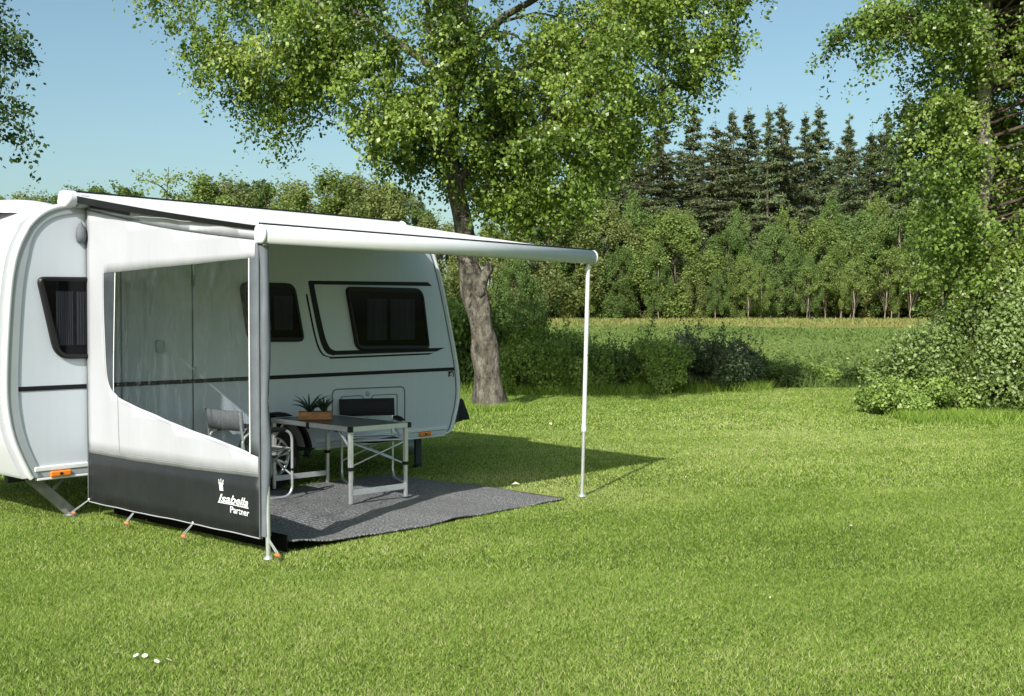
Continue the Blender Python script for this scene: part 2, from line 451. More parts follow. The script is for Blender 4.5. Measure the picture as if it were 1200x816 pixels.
# belt stripe, graphics
cbox(MB(), -.6, 4.255, VW - .005, VW + .01, 1.052, 1.088).build('belt_stripe', M['black_decal'], cv)
dt = [(2.262, 1.953), (2.245, 1.972), (2.26, 1.985), (3.84, 2.012), (3.90, 1.978), (3.9, 1.972), (2.30, 1.951)]
MB().prism(cl(dt), cy(VW - .004), cy(VW + .008)).build('decal_stripe', M['black_decal'], cv)
a = catmull([(2.248, 1.965), (2.29, 1.78), (2.36, 1.5), (2.41, 1.36), (2.47, 1.283), (2.56, 1.257)], 5)
bb = catmull([(2.315, 1.955), (2.355, 1.78), (2.43, 1.5), (2.48, 1.375), (2.53, 1.32), (2.60, 1.300)], 5)
MB().ribbon(cl(a), cl(bb), cy(VW - .0045), cy(VW + .008)).build('decal_stripe', M['black_decal'], cv)
a2 = [(x - .035, z - .012) for x, z in a]; a3 = [(x - .052, z - .018) for x, z in a]
MB().ribbon(cl(a2[3:]), cl(a3[3:]), cy(VW - .004), cy(VW + .008)).build('decal_line', M['black_decal'], cv)
MB().prism(cl([(2.58, 1.304), (4.10, 1.306), (3.97, 1.268), (2.54, 1.262)]), cy(VW - .005), cy(VW + .008)).build('decal_stripe', M['black_decal'], cv)
MB().prism(cl([(2.505, 1.244), (3.93, 1.254), (3.86, 1.236), (2.51, 1.226)]), cy(VW - .004), cy(VW + .008)).build('decal_line', M['black_decal'], cv)
bd = MB().prism(cl(rounded([(4.155, .985), (4.235, .985), (4.235, 1.045), (4.155, 1.045)], .01)), cy(VW - .008), cy(VW + .008)).build('badge', M['black_decal'], cv)
sw = catmull([(4.225, 1.032), (4.18, 1.026), (4.175, 1.012), (4.215, 1.012), (4.21, .997), (4.165, .995)], 5)
MB().ribbon(cl(sw), cl([(x, z - .008) for x, z in sw]), cy(VW - .0105), cy(VW - .007)).build('emblem', M['letter_white'], bd)

# windows: frame > pane, curtain
def window(poly, rad):
    P = rounded(poly, rad)
    tight = lambda d: rounded(offset(poly, -d), [max(.014, q - d) for q in rad])
    inn = tight(.055)
    lip = tight(.02)
    fr = MB()
    n = len(P)
    rings = [(P, VW + .01), (P, VW - .022), (lip, VW - .036), (inn, VW - .03), (inn, VW + .01)]
    vs = []; fs = []
    for q, y in rings: vs += [(x - 1.8, cy(y), z) for x, z in q]
    for k in range(len(rings) - 1):
        for i in range(n):
            j = (i + 1) % n
            fs.append((k * n + i, k * n + j, (k + 1) * n + j, (k + 1) * n + i))
    fr.add(vs, fs, False)
    f = fr.build('window', M['black_plastic'], cv)
    MB().prism(cl(tight(.05)), cy(VW - .026), cy(VW - .022)).build('pane', M['pane'], f)
    xs = [x for x, z in P]; zs = [z for x, z in P]
    # black sheet standing in for the unlit room behind, two drawn curtains with folds
    MB().prism(cl(tight(.045)), cy(VW - .0035), cy(VW + .008)).build('room_dark', M['black_decal'], f)
    x0, x1, z0, z1 = min(xs), max(xs), min(zs), max(zs)
    w = x1 - x0
    for (c0, c1) in ((x0 + .24 * w, x0 + .47 * w), (x0 + .52 * w, x0 + .82 * w)):
        k = 36; vs = []; fs = []
        for i in range(k + 1):
            x = c0 + (c1 - c0) * i / k
            y = VW - .011 + .0045 * math.sin(i * 1.35)
            vs += [(x - 1.8, cy(y), z0 + .11), (x - 1.8, cy(y), z1 - .12)]
        for i in range(k): fs.append((2 * i, 2 * i + 2, 2 * i + 3, 2 * i + 1))
        MB().add(vs, fs, True).build('curtain', M['curtain'], f, fix=False)
    return f
window([(-.265, 1.295), (.20, 1.295), (.20, 1.955), (-.41, 1.945)], [.13, .05, .08, .07])
window([(1.55, 1.405), (2.19, 1.40), (2.075, 1.955), (1.46, 1.95)], [.1, .07, .1, .08])
window([(2.835, 1.30), (3.855, 1.29), (3.755, 1.945), (2.70, 1.938)], [.1, .07, .12, .07])

# entrance door behind the clear film
dr = [(.30, .44), (.985, .44), (.985, 2.13), (.30, 2.13)]
drr = rounded(dr, .06)
dmb = MB().ribbon(cl(drr + drr[:1]), cl(offset(drr, -.012) + offset(drr, -.012)[:1]), cy(VW - .004), cy(VW + .006)).build('door', M['seam'], cv)
MB().prism(cl(rounded([(.62, 1.325), (.70, 1.325), (.70, 1.435), (.62, 1.435)], .015)), cy(VW - .02), cy(VW + .006)).build('handle', M['trim_grey'], dmb, .005)
for zz in (1.1, 1.9): cbox(MB(), .975, 1.0, VW - .02, VW + .006, zz, zz + .1).build('hinge', M['trim_grey'], dmb, .004)
# service hatch with inner flap and lock
ht = rounded([(2.53, .50), (3.51, .48), (3.51, .915), (2.53, .93)], .07)
hb = MB().ribbon(cl(ht + ht[:1]), cl(offset(ht, -.012) + offset(ht, -.012)[:1]), cy(VW - .005), cy(VW + .006)).build('service_hatch', M['seam'], cv)
h2 = rounded([(2.64, .50), (3.40, .49), (3.40, .84), (3.06, .845), (3.03, .80), (2.95, .80), (2.92, .85), (2.64, .85)], .025)
MB().ribbon(cl(h2 + h2[:1]), cl(offset(h2, -.008) + offset(h2, -.008)[:1]), cy(VW - .005), cy(VW + .006)).build('flap_seam', M['seam'], hb)
MB().lathe([(0, -.012), (.022, -.012), (.026, 0)], 16, (2.99 - 1.8, cy(VW), .86), 'y').build('lock', M['trim_grey'], hb)
# bottom rail
rail_parts = [(-.44, WU - AR - .03), (WU + AR + .03, 4.12)]
for r0, r1 in rail_parts:
    cbox(MB(), r0, r1, VW - .02, VW + .03, .415, .455).build('bottom_rail', M['trim_white'], cv, .008)
    cbox(MB(), r0 + .02, r1 - .02, VW - .012, VW + .03, .365, .413).build('lower_skirt', M['trim_grey'] if r0 < 0 else M['panel_white'], cv, .006)
    cbox(MB(), r0 + .02, r1 - .03, VW - .018, VW + .03, .345, .364).build('sill_strip', M['trim_white'], cv, .005)
for u_, z_ in ((-.235, .388), (3.78, .39)):
    l_ = cbox(MB(), u_ - .085, u_ + .085, VW - .036, VW - .013, z_ - .024, z_ + .024).build('marker_light', M['orange_lens'], cv, .012, 3)
    cbox(MB(), u_ - .012, u_ + .012, VW - .041, VW - .034, z_ - .01, z_ + .01).build('reflector', M['black_plastic'], l_, .004)
# wheel arch rim and housing
ao = [(WU + (AR + .0) * math.cos(t), WZ + AR * math.sin(t)) for t in [.14 + (math.pi - .28) * i / 24 for i in range(25)]]
ai = [(WU + (AR - .03) * math.cos(t), WZ + (AR - .03) * math.sin(t)) for t in [.14 + (math.pi - .28) * i / 24 for i in range(25)]]
MB().ribbon(cl(ao), cl(ai), cy(VW - .014), cy(VW + .06)).build('wheel_arch', M['black_plastic'], cv)
MB().prism(cl(ao), cy(VW + .32), cy(VW + .34)).build('wheel_housing', M['black_plastic'], cv)
for v_ in (VW + .02, VW + 2.03):
    c = (WU - 1.8, cy(v_), WZ)
    wl = bpy.data.objects.new('wheel', None); COL.objects.link(wl); wl.parent = cv
    ty = MB().lathe([(.195, .02), (.2, .0), (.27, -.005), (.305, .02), (.315, .05), (.315, .15), (.305, .18), (.27, .2), (.2, .2), (.195, .18), (.195, .02)], 40, c, 'y').build('tyre', M['rubber'], wl)
    rm = MB().lathe([(.197, .02), (.19, .012), (.178, .016), (.172, .06), (.165, .13)], 40, c, 'y')
    for i in range(7):
        for da in (-.16, .16):
            t = 2 * math.pi * i / 7 + .3
            p = Vector(c) + Vector((.05 * math.cos(t + da * .6), .03, .05 * math.sin(t + da * .6)))
            q = Vector(c) + Vector((.183 * math.cos(t + da), .022, .183 * math.sin(t + da)))
            rm.bar(p, q, .02, .02, (0, 1, 0))
    rm.lathe([(0, .012), (.03, .012), (.058, .02), (.06, .06)], 24, c, 'y')
    rm.build('rim', M['alloy'], wl)
    MB().lathe([(0, .07), (.15, .07), (.168, .09)], 30, c, 'y').build('brake_drum', M['dark_steel'], wl)
# chassis, axle, floor
ch = MB()
for v_ in (VW + .55, VW + 1.6): cbox(ch, -.4, 4.1, v_, v_ + .06, .27, .37)
cbox(ch, WU - .05, WU + .05, VW + .2, VW + 2.0, .25, .35)
ch.build('chassis', M['dark_steel'], cv)
# drawbar and covered hitch at the far end
db = MB()
db.bar((4.1 - 1.8, cy(VW + .58), .38), (5.45 - 1.8, cy(3.5), .40), .06, .1); db.bar((4.1 - 1.8, cy(VW + 1.63), .38), (5.45 - 1.8, cy(3.5), .40), .06, .1)
db.build('drawbar', M['dark_steel'], cv)
jw = MB().tube([(4.6 - 1.8, cy(3.5), .62), (4.6 - 1.8, cy(3.5), .14)], .024).lathe([(0, -.03), (.1, -.03), (.1, .03), (0, .03)], 16, (4.6 - 1.8, cy(3.5), .1), 'y')
jw.build('jockey_wheel', M['steel'], cv)
hc = MB().lathe([(.015, .63), (.035, .61), (.05, .56), (.075, .5), (.1, .43), (.115, .37)], 14, (5.46 - 1.8, cy(3.5), 0)).build('hitch_cover', M['canvas_black'], cv)
# corner steadies (wound down)
def steady(u, v, du, m='steel'):
    s_ = MB()
    s_.bar((u - 1.8, cy(v), .36), (u + du - 1.8, cy(v - .06), .03), .085, .03, (0, 1, 0))
    s_.bar((u + du * 1.05 - 1.8, cy(v), .36), (u + du * .45 - 1.8, cy(v - .03), .2), .03, .02, (0, 1, 0))
    s_.bar((u - .06 - 1.8, cy(v), .355), (u + du * 1.2 - 1.8, cy(v), .355), .1, .02)
    s_.lathe([(0, .0), (.05, .0), (.055, .02), (.02, .04)], 12, (u + du - 1.8, cy(v - .06), .0))
    s_.build('corner_steady', M[m], cv, .004)
steady(-.38, VW + .22, .32); steady(-.38, VW + 1.95, .32); steady(3.98, VW + .3, -.06, 'dark_steel'); steady(3.98, VW + 1.95, -.3, 'dark_steel')
# roof dome at the end and a roof vent
MB().lathe([(.36, 0), (.35, .05), (.29, .1), (.16, .125), (0, .13)], 28, (.0, 0, 0)).build('roof_dome', M['body_white'], cv, loc=(-.2 - 1.8, cy(VW + .7), 2.47))
rv = MB(); cbox(rv, 1.5, 2.1, VW + .9, VW + 1.5, 2.545, 2.62); rv.build('roof_vent', M['body_white'], cv, .03, 3)
MB().bar((-.72 - 1.8, cy(VW + 1.7), 1.3), (-.72 - 1.8, cy(VW + 1.7), 1.5), .12, .03).build('end_handle', M['trim_grey'], cv, .01)

# ------------------------------------------------------------------ AWNING
aw = empty('awning', W(1.7, 2.42), TH, 'white wind-out roof awning reaching from the caravan roof to one slim pole', 'awning')
def ax(u): return u - 1.7
def ay(v): return v - 2.42
CU0, CU1 = -.15, 3.46
cs = rounded([(2.53, 2.535), (2.40, 2.515), (2.335, 2.545), (2.325, 2.585), (2.37, 2.625), (2.5, 2.63)], .03, 4)
ca = MB().prism_x([(ay(v), z) for v, z in cs], ax(CU0 + .06), ax(CU1 - .04)).build('cassette', M['alu_white'], aw)
for (p0, p1) in ((CU0 - .03, CU0 + .06), (CU1 - .04, CU1)):
    cs2 = offset(cs, .012)
    MB().prism_x([(ay(v), z) for v, z in cs2], ax(p0), ax(p1)).build('end_cap', M['body_white'], ca, .02, 3)
MB().prism_x([(ay(v), z) for v, z in [(2.50, 2.636), (2.40, 2.634), (2.40, 2.642), (2.50, 2.644)]], ax(CU0), ax(CU1)).build('seal_strip', M['black_plastic'], ca)
bk = MB().prism_x([(ay(v), z) for v, z in [(2.40, 2.50), (2.315, 2.52), (2.315, 2.60), (2.40, 2.60)]], ax(CU0 + .062), ax(CU0 + .14))
bk.build('bracket', M['trim_grey'], ca, .008)
MB().lathe([(0, 0), (.02, 0), (.02, .004)], 14, (ax(CU0 + .10), ay(2.311), 2.55), 'y').build('bolt', M['black_plastic'], ca)
# fabric, a touch of sag
RU0, RU1 = -.055, 3.58
vs = []; fs = []; nu, nv = 30, 16
for j in range(nv + 1):
    t = j / nv
    for i in range(nu + 1):
        s = i / nu
        u = (CU0 + .03 + (CU1 - .02 - CU0) * s) * (1 - t) + (RU0 + .04 + (RU1 - RU0 - .08) * s) * t
        v = 2.335 * (1 - t) + .03 * t
        z = 2.592 * (1 - t) + 2.228 * t - .018 * math.sin(math.pi * t) * (.6 + .4 * math.sin(math.pi * s)) + .004 * math.sin(9 * s) * math.sin(math.pi * t)
        vs.append((ax(u), ay(v), z))
for j in range(nv):
    for i in range(nu):
        k = j * (nu + 1) + i
        fs.append((k, k + 1, k + nu + 2, k + nu + 1))
MB().add(vs, fs, True).build('canopy', M['canopy'], aw, fix=False)
vs = []; fs = []
for j in range(nv + 1):
    t = j / nv; z = 2.592 * (1 - t) + 2.228 * t - .018 * math.sin(math.pi * t) * .6
    u = (CU0 + .03) * (1 - t) + (RU0 + .04) * t; d = .058 * (1 - t) + .03 * t
    vs += [(ax(u) - .002, ay(2.335 * (1 - t) + .03 * t), z - .002), (ax(u) + .01, ay(2.335 * (1 - t) + .03 * t), z - d)]
for j in range(nv): fs.append((2 * j, 2 * j + 2, 2 * j + 3, 2 * j + 1))
MB().add(vs, fs, True).build('edge_shade_band', M['black_plastic'], aw, fix=False)  # black strip stands in for the dark gap below the canopy edge
# front roller profile
rp = rounded([(.055, 2.118), (-.035, 2.108), (-.062, 2.15), (-.062, 2.2), (-.03, 2.235), (.05, 2.232)], .035, 5)
ro = MB().prism_x([(ay(v), z) for v, z in rp], ax(RU0 + .03), ax(RU1 - .03))
ro.sm = [len(f) == 4 for f in ro.f]
ro = ro.build('front_rail', M['alu_white'], aw)
for (p0, p1) in ((RU0, RU0 + .03), (RU1 - .03, RU1)):
    MB().prism_x([(ay(v), z) for v, z in offset(rp, .0025)], ax(p0), ax(p1)).build('end_cap', M['body_white'], ro, .015, 3)
MB().tube([(ax(RU0 + .04), ay(.045), 2.245), (ax(RU1 - .04), ay(.045), 2.245)], .008, 8).build('keder', M['black_plastic'], ro)
# folding arms beneath the cloth
for s, u0, u1 in ((1, .02, .10), (-1, 3.38, 3.48)):
    am = MB().bar((ax(u0), ay(2.34), 2.53), (ax((u0 + u1) / 2), ay(1.2), 2.335), .05, .05).bar((ax((u0 + u1) / 2), ay(1.2), 2.335), (ax(u1), ay(.05), 2.17), .045, .045)
    am.lathe([(0, -.035), (.045, -.035), (.045, .035), (0, .035)], 16, (ax((u0 + u1) / 2), ay(1.2), 2.335))
    am.build('arm', M['black_plastic'], aw, .006)
# supporting legs
lg = MB().tube([(ax(3.505), ay(.0), 2.11), (ax(3.482), ay(.027), .62)], .0195, 14).build('leg', M['alu_white'], aw)
MB().tube([(ax(3.482), ay(.027), .64), (ax(3.471), ay(.04), .02)], .016, 14).build('lower_tube', M['alu'], lg)
MB().tube([(ax(3.482), ay(.027), .60), (ax(3.482), ay(.027), .65)], .024, 14).build('clamp', M['alu_white'], lg)
MB().tube([(ax(3.505), ay(.0), 2.12), (ax(3.5035), ay(.0), 2.03)], .013, 10).build('hinge', M['black_plastic'], lg)
MB().lathe([(0, 0), (.04, 0), (.042, .012), (.02, .03), (0, .032)], 14, (ax(3.471), ay(.04), .004)).build('foot', M['alu'], lg)
MB().lathe([(0, 0), (.004, 0), (.006, .004)], 8, (ax(3.49), ay(-.006), 1.29), 'y').build('rivet', M['black_plastic'], lg)
l2 = MB().tube([(ax(.015), ay(.03), 2.11), (ax(.01), ay(.0), .0)], .016, 12).build('leg', M['alu'], aw)
MB().lathe([(0, 0), (.032, 0), (.034, .01), (.016, .025), (0, .026)], 14, (ax(.01), ay(.0), .004)).build('foot', M['alu'], l2)

# ------------------------------------------------------------------ SIDE PANEL of the awning
sp = empty('awning_side_panel', W(.0, 1.2), TH, 'white fabric side wall with clear window and black skirt, zipped under the awning', 'tent wall')
def sy(v): return v - 1.2
def fold(v, z):
    """gentle bellying and folds of the hanging cloth"""
    e = max(0, min(1, v / .3)) * max(0, min(1, (2.42 - v) / .3))
    f = .012 * math.sin(v * 2.1 + z * 1.3) + .006 * math.sin(v * 7.3 - z * 2.2) + .003 * math.sin(v * 17 + z * 4)
    return f * e - .016 * e * math.sin(max(0, min(1, z / 2.3)) * math.pi)

def cloth(name, poly, mat, parent, du=0.0, sub=.07, thick=.004):
    """flat outline in (v,z) cut into small faces and given the folds of hanging cloth"""
    bm = bmesh.new()
    vs = [bm.verts.new((0, y, z)) for y, z in poly]
    bm.faces.new(vs)
    y0, y1 = min(p[0] for p in poly), max(p[0] for p in poly); z0, z1 = min(p[1] for p in poly), max(p[1] for p in poly)
    k = int((y1 - y0) / sub)
    for i in range(1, k + 1):
        bmesh.ops.bisect_plane(bm, geom=bm.verts[:] + bm.edges[:] + bm.faces[:], plane_co=(0, y0 + (y1 - y0) * i / (k + 1), 0), plane_no=(0, 1, 0))
    k = int((z1 - z0) / (sub * 1.6))
    for i in range(1, k + 1):
        bmesh.ops.bisect_plane(bm, geom=bm.verts[:] + bm.edges[:] + bm.faces[:], plane_co=(0, 0, z0 + (z1 - z0) * i / (k + 1)), plane_no=(0, 0, 1))
    for v in bm.verts:
        v.co.x = fold(v.co.y, v.co.z) + du
        v.co.y = sy(v.co.y)
    for f in bm.faces: f.smooth = True
    me = bpy.data.meshes.new(name); bm.to_mesh(me); bm.free(); me.materials.append(mat)
    o = bpy.data.objects.new(name, me); COL.objects.link(o); o.parent = parent
    if thick:
        s = o.modifiers.new('thickness', 'SOLIDIFY'); s.thickness = thick; s.offset = 0
    return o

film_in = catmull([(2.115, 1.975), (2.10, 1.75), (2.075, 1.45), (2.06, 1.25), (2.03, 1.13), (1.97, 1.065), (1.90, 1.032), (1.772, .985), (1.2, .872), (.6, .775), (.165, .703)], 5)
top_edge = catmull([(2.40, 2.563), (1.8, 2.463), (1.125, 2.362), (.5, 2.275), (.045, 2.205)], 5)
pip_edge = catmull([(2.392, 2.497), (1.8, 2.385), (1.115, 2.275), (.5, 2.195), (.045, 2.142)], 5)
skt_edge = catmull([(2.385, .535), (1.75, .533), (1.13, .532), (.5, .54), (.075, .55)], 5)
film_top = [(.165, 2.02), (1.0, 1.998), (2.115, 1.975)]
white = pip_edge + [(.045, 2.02)] + film_top[:-1] + film_in[:-1] + [film_in[-1], (.075, .69)] + skt_edge[::-1] + [(2.40, 1.3)]
cloth('fabric', white, M['fabric_white'], sp)
cloth('valance', top_edge + pip_edge[::-1], M['fabric_white'], sp, .004)
pp = [(fold(v, z) - .004, sy(v), z) for v, z in pip_edge]
MB().tube(pp, .007, 8).build('piping', M['piping_grey'], sp)
skirt = skt_edge + catmull([(.075, .135), (.5, .132), (.88, .138), (1.27, .134), (1.665, .14), (2.05, .136), (2.40, .143)], 5)
sk = cloth('skirt', skirt, M['fabric_black'], sp, .0)
hem = [(fold(v, .13) - .002, sy(v), .136) for v in np.linspace(.075, 2.4, 30)]
MB().tube(hem, .0045, 6).build('hem', M['strap'], sk)
cloth('gap_shade_flap', [(.06, .13), (2.38, .13), (2.38, .012), (.06, .012)], M['gap_black'], sp, .21)  # black sheet painted as the shadow under the hem; real flap at the corner
fi = film_in[:-1] + [film_in[-1]] + film_top[:-1]
fl = cloth('window_film', fi, M['film'], sp, .006, .05, 0)
# smoked band and pale welt along the film's rear edge
band = [p for p in film_in if p[0] > 1.93]
cloth('film_border', band + [(1.925, 1.045), (1.93, 1.972)], M['film_edge'], sp, -.004, .07, 0)
MB().tube([(fold(1.93, z) - .008, sy(1.93 - .02 * (1 - z / 2)), z) for z in np.linspace(1.05, 1.975, 16)], .004, 6).build('welt', M['letter_white'], sp)
MB().tube([(fold(1.88, z) - .005, sy(1.86), z) for z in np.linspace(.55, 1.02, 8)], .0025, 6).build('stitching', M['strap'], sp)
for off in (.022, .034):
    MB().tube([(fold(v, z + off) - .0035, sy(v), z + off) for v, z in skt_edge], .0014, 5).build('stitching', M['strap'], sp)
fe = [(v + .022 * (1 if z > 1.05 else 0), z - (.022 if z < 1.1 else 0)) for v, z in film_in]
MB().tube([(fold(v, z) - .0035, sy(v), z) for v, z in fe], .0014, 5).build('stitching', M['strap'], sp)
# front sleeve round the pole
cloth('sleeve_band', [(.168, 2.02), (.165, .703), (.075, .69), (.072, .138), (.055, .138), (.045, 2.12), (.165, 2.125)][0:2] + [(.08, .69), (.072, .138), (.04, .138), (.03, 2.12), (.105, 2.118), (.108, 2.02)], M['fabric_grey'], sp, -.006)
MB().tube([(fold(.166, z) - .01, sy(.166), z) for z in np.linspace(.705, 2.02, 14)], .005, 6).build('welt', M['letter_white'], sp)
zs = np.linspace(2.10, .16, 16)
MB().tube([(.008 + .004 * math.sin(z * 11), sy(.018 + .005 * math.sin(z * 7)), z) for z in zs], [.03 + .005 * math.sin(z * 9 + 1) for z in zs], 12).build('pole_sleeve', M['fabric_grey'], sp)
MB().tube([(-.02, sy(.05), z) for z in (2.12, 1.1, .14)], .006, 6).build('zip', M['piping_grey'], sp)
MB().tube([(0, sy(2.404), z) for z in (.15, 1.2, 2.5)], .007, 6).build('wall_cord', M['piping_grey'], sp)
# gathered cord bag under the rail
bg = MB().lathe([(0, -.16), (.03, -.15), (.042, -.1), (.035, -.04), (.012, 0), (0, .02)], 12, (-.045, sy(2.40), 2.38))
bg.build('cord_bag', M['fabric_grey'], sp)

# writing printed on the skirt
def text_mesh(s, size, shear, bold):
    c = bpy.data.curves.new('lettering', 'FONT'); c.body = s; c.size = size; c.shear = shear; c.offset = bold; c.extrude = 0.0; c.resolution_u = 4
    o = bpy.data.objects.new('lettering', c); COL.objects.link(o)
    dg = bpy.context.evaluated_depsgraph_get(); dg.update()
    me = bpy.data.meshes.new_from_object(o.evaluated_get(dg))
    COL.objects.unlink(o); bpy.data.objects.remove(o)
    return me
def place_text(name, s, size, shear, bold, v, z, width, conn=None):
    me = text_mesh(s, size, shear, bold)
    xs = [p.co.x for p in me.vertices]; x0, x1 = min(xs), max(xs); k = width / (x1 - x0)
    for p in me.vertices:
        x = (p.co.x - x0) * k; y = p.co.y
        vv = v - x; p.co = (fold(vv, z) - .006, sy(vv), z + y)
    me.materials.clear(); me.materials.append(M['letter_white'])
    o = bpy.data.objects.new(name, me); COL.objects.link(o); o.parent = sk
    return o
place_text('lettering', 'Isabella', .08, .34, .0015, .556, .336, .35)
place_text('lettering', 'Partner', .064, 0, .0008, .43, .272, .235)
def flat(name, polys, du=-.006):
    mb = MB()
    for poly in polys:
        n = len(poly)
        mb.add([(fold(v, z) + du, sy(v), z) for v, z in poly], [tuple(range(n))])
    return mb.build(name, M['letter_white'], sk, fix=False)
# underline flourish and the small ornament above the first letter
flat('underline', [[(.562, .328), (.4, .326), (.205, .323), (.20, .331), (.4, .332), (.562, .333)]])
flat('emblem', [[(.545, .452), (.505, .452), (.500, .415), (.54, .415)], [(.555, .470), (.495, .470), (.505, .454), (.545, .454)],
                [(.553, .492), (.545, .494), (.541, .472), (.549, .472)], [(.528, .498), (.520, .498), (.521, .472), (.528, .472)],
                [(.503, .494), (.495, .492), (.500, .472), (.508, .472)]])

# tent pegs with rubber straps
def peg(u, v, u2, v2, z2, label):
    t = empty('tent_peg', W(u, v, 0), TH, label, 'tent peg', 'tent pegs along the side wall')
    MB().tube([(0, 0, -.03), (-.012, -.004, .05)], .006, 8).build('pin', M['steel'], t)
    MB().lathe([(0, .04), (.013, .04), (.017, .05), (.014, .06), (0, .062)], 10, (-.012, -.004, 0)).bar((-.012, -.028, .048), (-.012, .024, .05), .013, .016).build('head', M['orange_plastic'], t, .003)
    st = MB()
    for s in (-.012, .012):
        st.bar((-.012, s, .062), (u2 - u, v2 - v + s * .4, z2), .008, .004)
    st.build('strap', M['strap'], t)
    MB().lathe([(0, -.012), (.012, -.01), (.012, .01), (0, .012)], 10, (u2 - u, v2 - v, z2)).build('ring', M['alu'], t)
peg(-.09, 2.46, .0, 2.395, .15, 'orange tent peg at the caravan end of the black skirt')
peg(-.045, 1.71, .012, 1.70, .14, 'orange tent peg under the skirt, second from the caravan')
peg(-.04, .93, .012, .90, .14, 'tent peg under the skirt nearest the printed logo, with short grey strap')
peg(.02, -.10, .01, .02, .16, 'orange tent peg with two grey straps at the front corner pole')

# ------------------------------------------------------------------ CARPET
cp = MB(); vs = []; fs = []; nu, nv = 70, 52
for j in range(nv + 1):
    for i in range(nu + 1):
        s, t = i / nu, j / nv
        u = .27 + 2.93 * s; v = .045 + 2.33 * t
        if j == 0: v += .02 * math.sin(u * 3.1) + .012 * math.sin(u * 7.7)
        if i == nu: u += .015 * math.sin(v * 6)
        z = .030 + .007 * math.sin(u * 4.1 + v * 1.7) + .006 * math.sin(u * 1.9 - v * 5.3) + .004 * math.sin(u * 11 + v * 3)
        cr = math.hypot(u - .3, v - .06)
        z += .05 * math.exp(-(cr / .2) ** 2)
        z += .02 * math.exp(-((u - .9 - .25 * v) / .12) ** 2) * math.exp(-((v - .9) / .9) ** 2)
        vs.append((u - 1.65, v - 1.2, z))
for j in range(nv):
    for i in range(nu):
        k = j * (nu + 1) + i
        fs.append((k, k + 1, k + nu + 2, k + nu + 1))
cpo = cp.add(vs, fs, True).build('carpet', M['carpet'], None, fix=False, loc=W(1.65, 1.2), rz=TH)
s_ = cpo.modifiers.new('thickness', 'SOLIDIFY'); s_.thickness = .012
tag(cpo, 'grey woven tent carpet spread on the grass under the awning', 'carpet')
FL = .034   # top of the carpet

# ------------------------------------------------------------------ TABLE
tb = empty('camping_table', W(2.05, 1.742, FL), TH + R(-4.5), 'folding camping table with dark top and aluminium legs standing on the carpet', 'table')
tw, tl, thh = .328, .64, .66
tt = MB().box(-tw + .015, tw - .015, -tl + .015, tl - .015, thh - .012, thh - .001).build('tabletop', M['table_top'], tb)
fr = MB()
fr.box(-tw, tw, -tl, -tl + .02, thh - .04, thh + .002); fr.box(-tw, tw, tl - .02, tl, thh - .04, thh + .002)
fr.box(-tw, -tw + .02, -tl + .02, tl - .02, thh - .04, thh + .002); fr.box(tw - .02, tw, -tl + .02, tl - .02, thh - .04, thh + .002)
fr.build('edge_frame', M['alu'], tb, .004)
for x in (-tw, tw):
    for y in (-tl, tl):
        MB().box(x - .006 if x < 0 else x - .032, x + .032 if x < 0 else x + .006, y - .006 if y < 0 else y - .032, y + .032 if y < 0 else y + .006, thh - .043, thh + .005).build('corner_cap', M['black_plastic'], tt, .004)
    MB().box(x - .005, x + .005, -.022, .022, thh - .055, thh + .004).build('hinge', M['black_plastic'], tt, .003)
for y in (-tl + .035, tl - .035):
    for x in (-tw + .03, tw - .03):
        lg = MB().box(x - .0175, x + .0175, y - .0175, y + .0175, .30, thh - .04).build('leg', M['alu'], tb, .003)
        MB().box(x - .0135, x + .0135, y - .0135, y + .0135, .0, .3).build('lower_tube', M['alu'], lg, .003)
        MB().box(x - .022, x + .022, y - .022, y + .022, .285, .315).build('clamp', M['black_plastic'], lg, .003)
        sgn = 1 if y < 0 else -1
        MB().bar((x, y, thh - .19), (x, y + sgn * .16, thh - .045), .018, .01).build('brace', M['alu'], lg)
    MB().box(-tw + .047, tw - .047, y - .008, y + .008, .07, .12).build('stretcher', M['alu'], tb, .003)

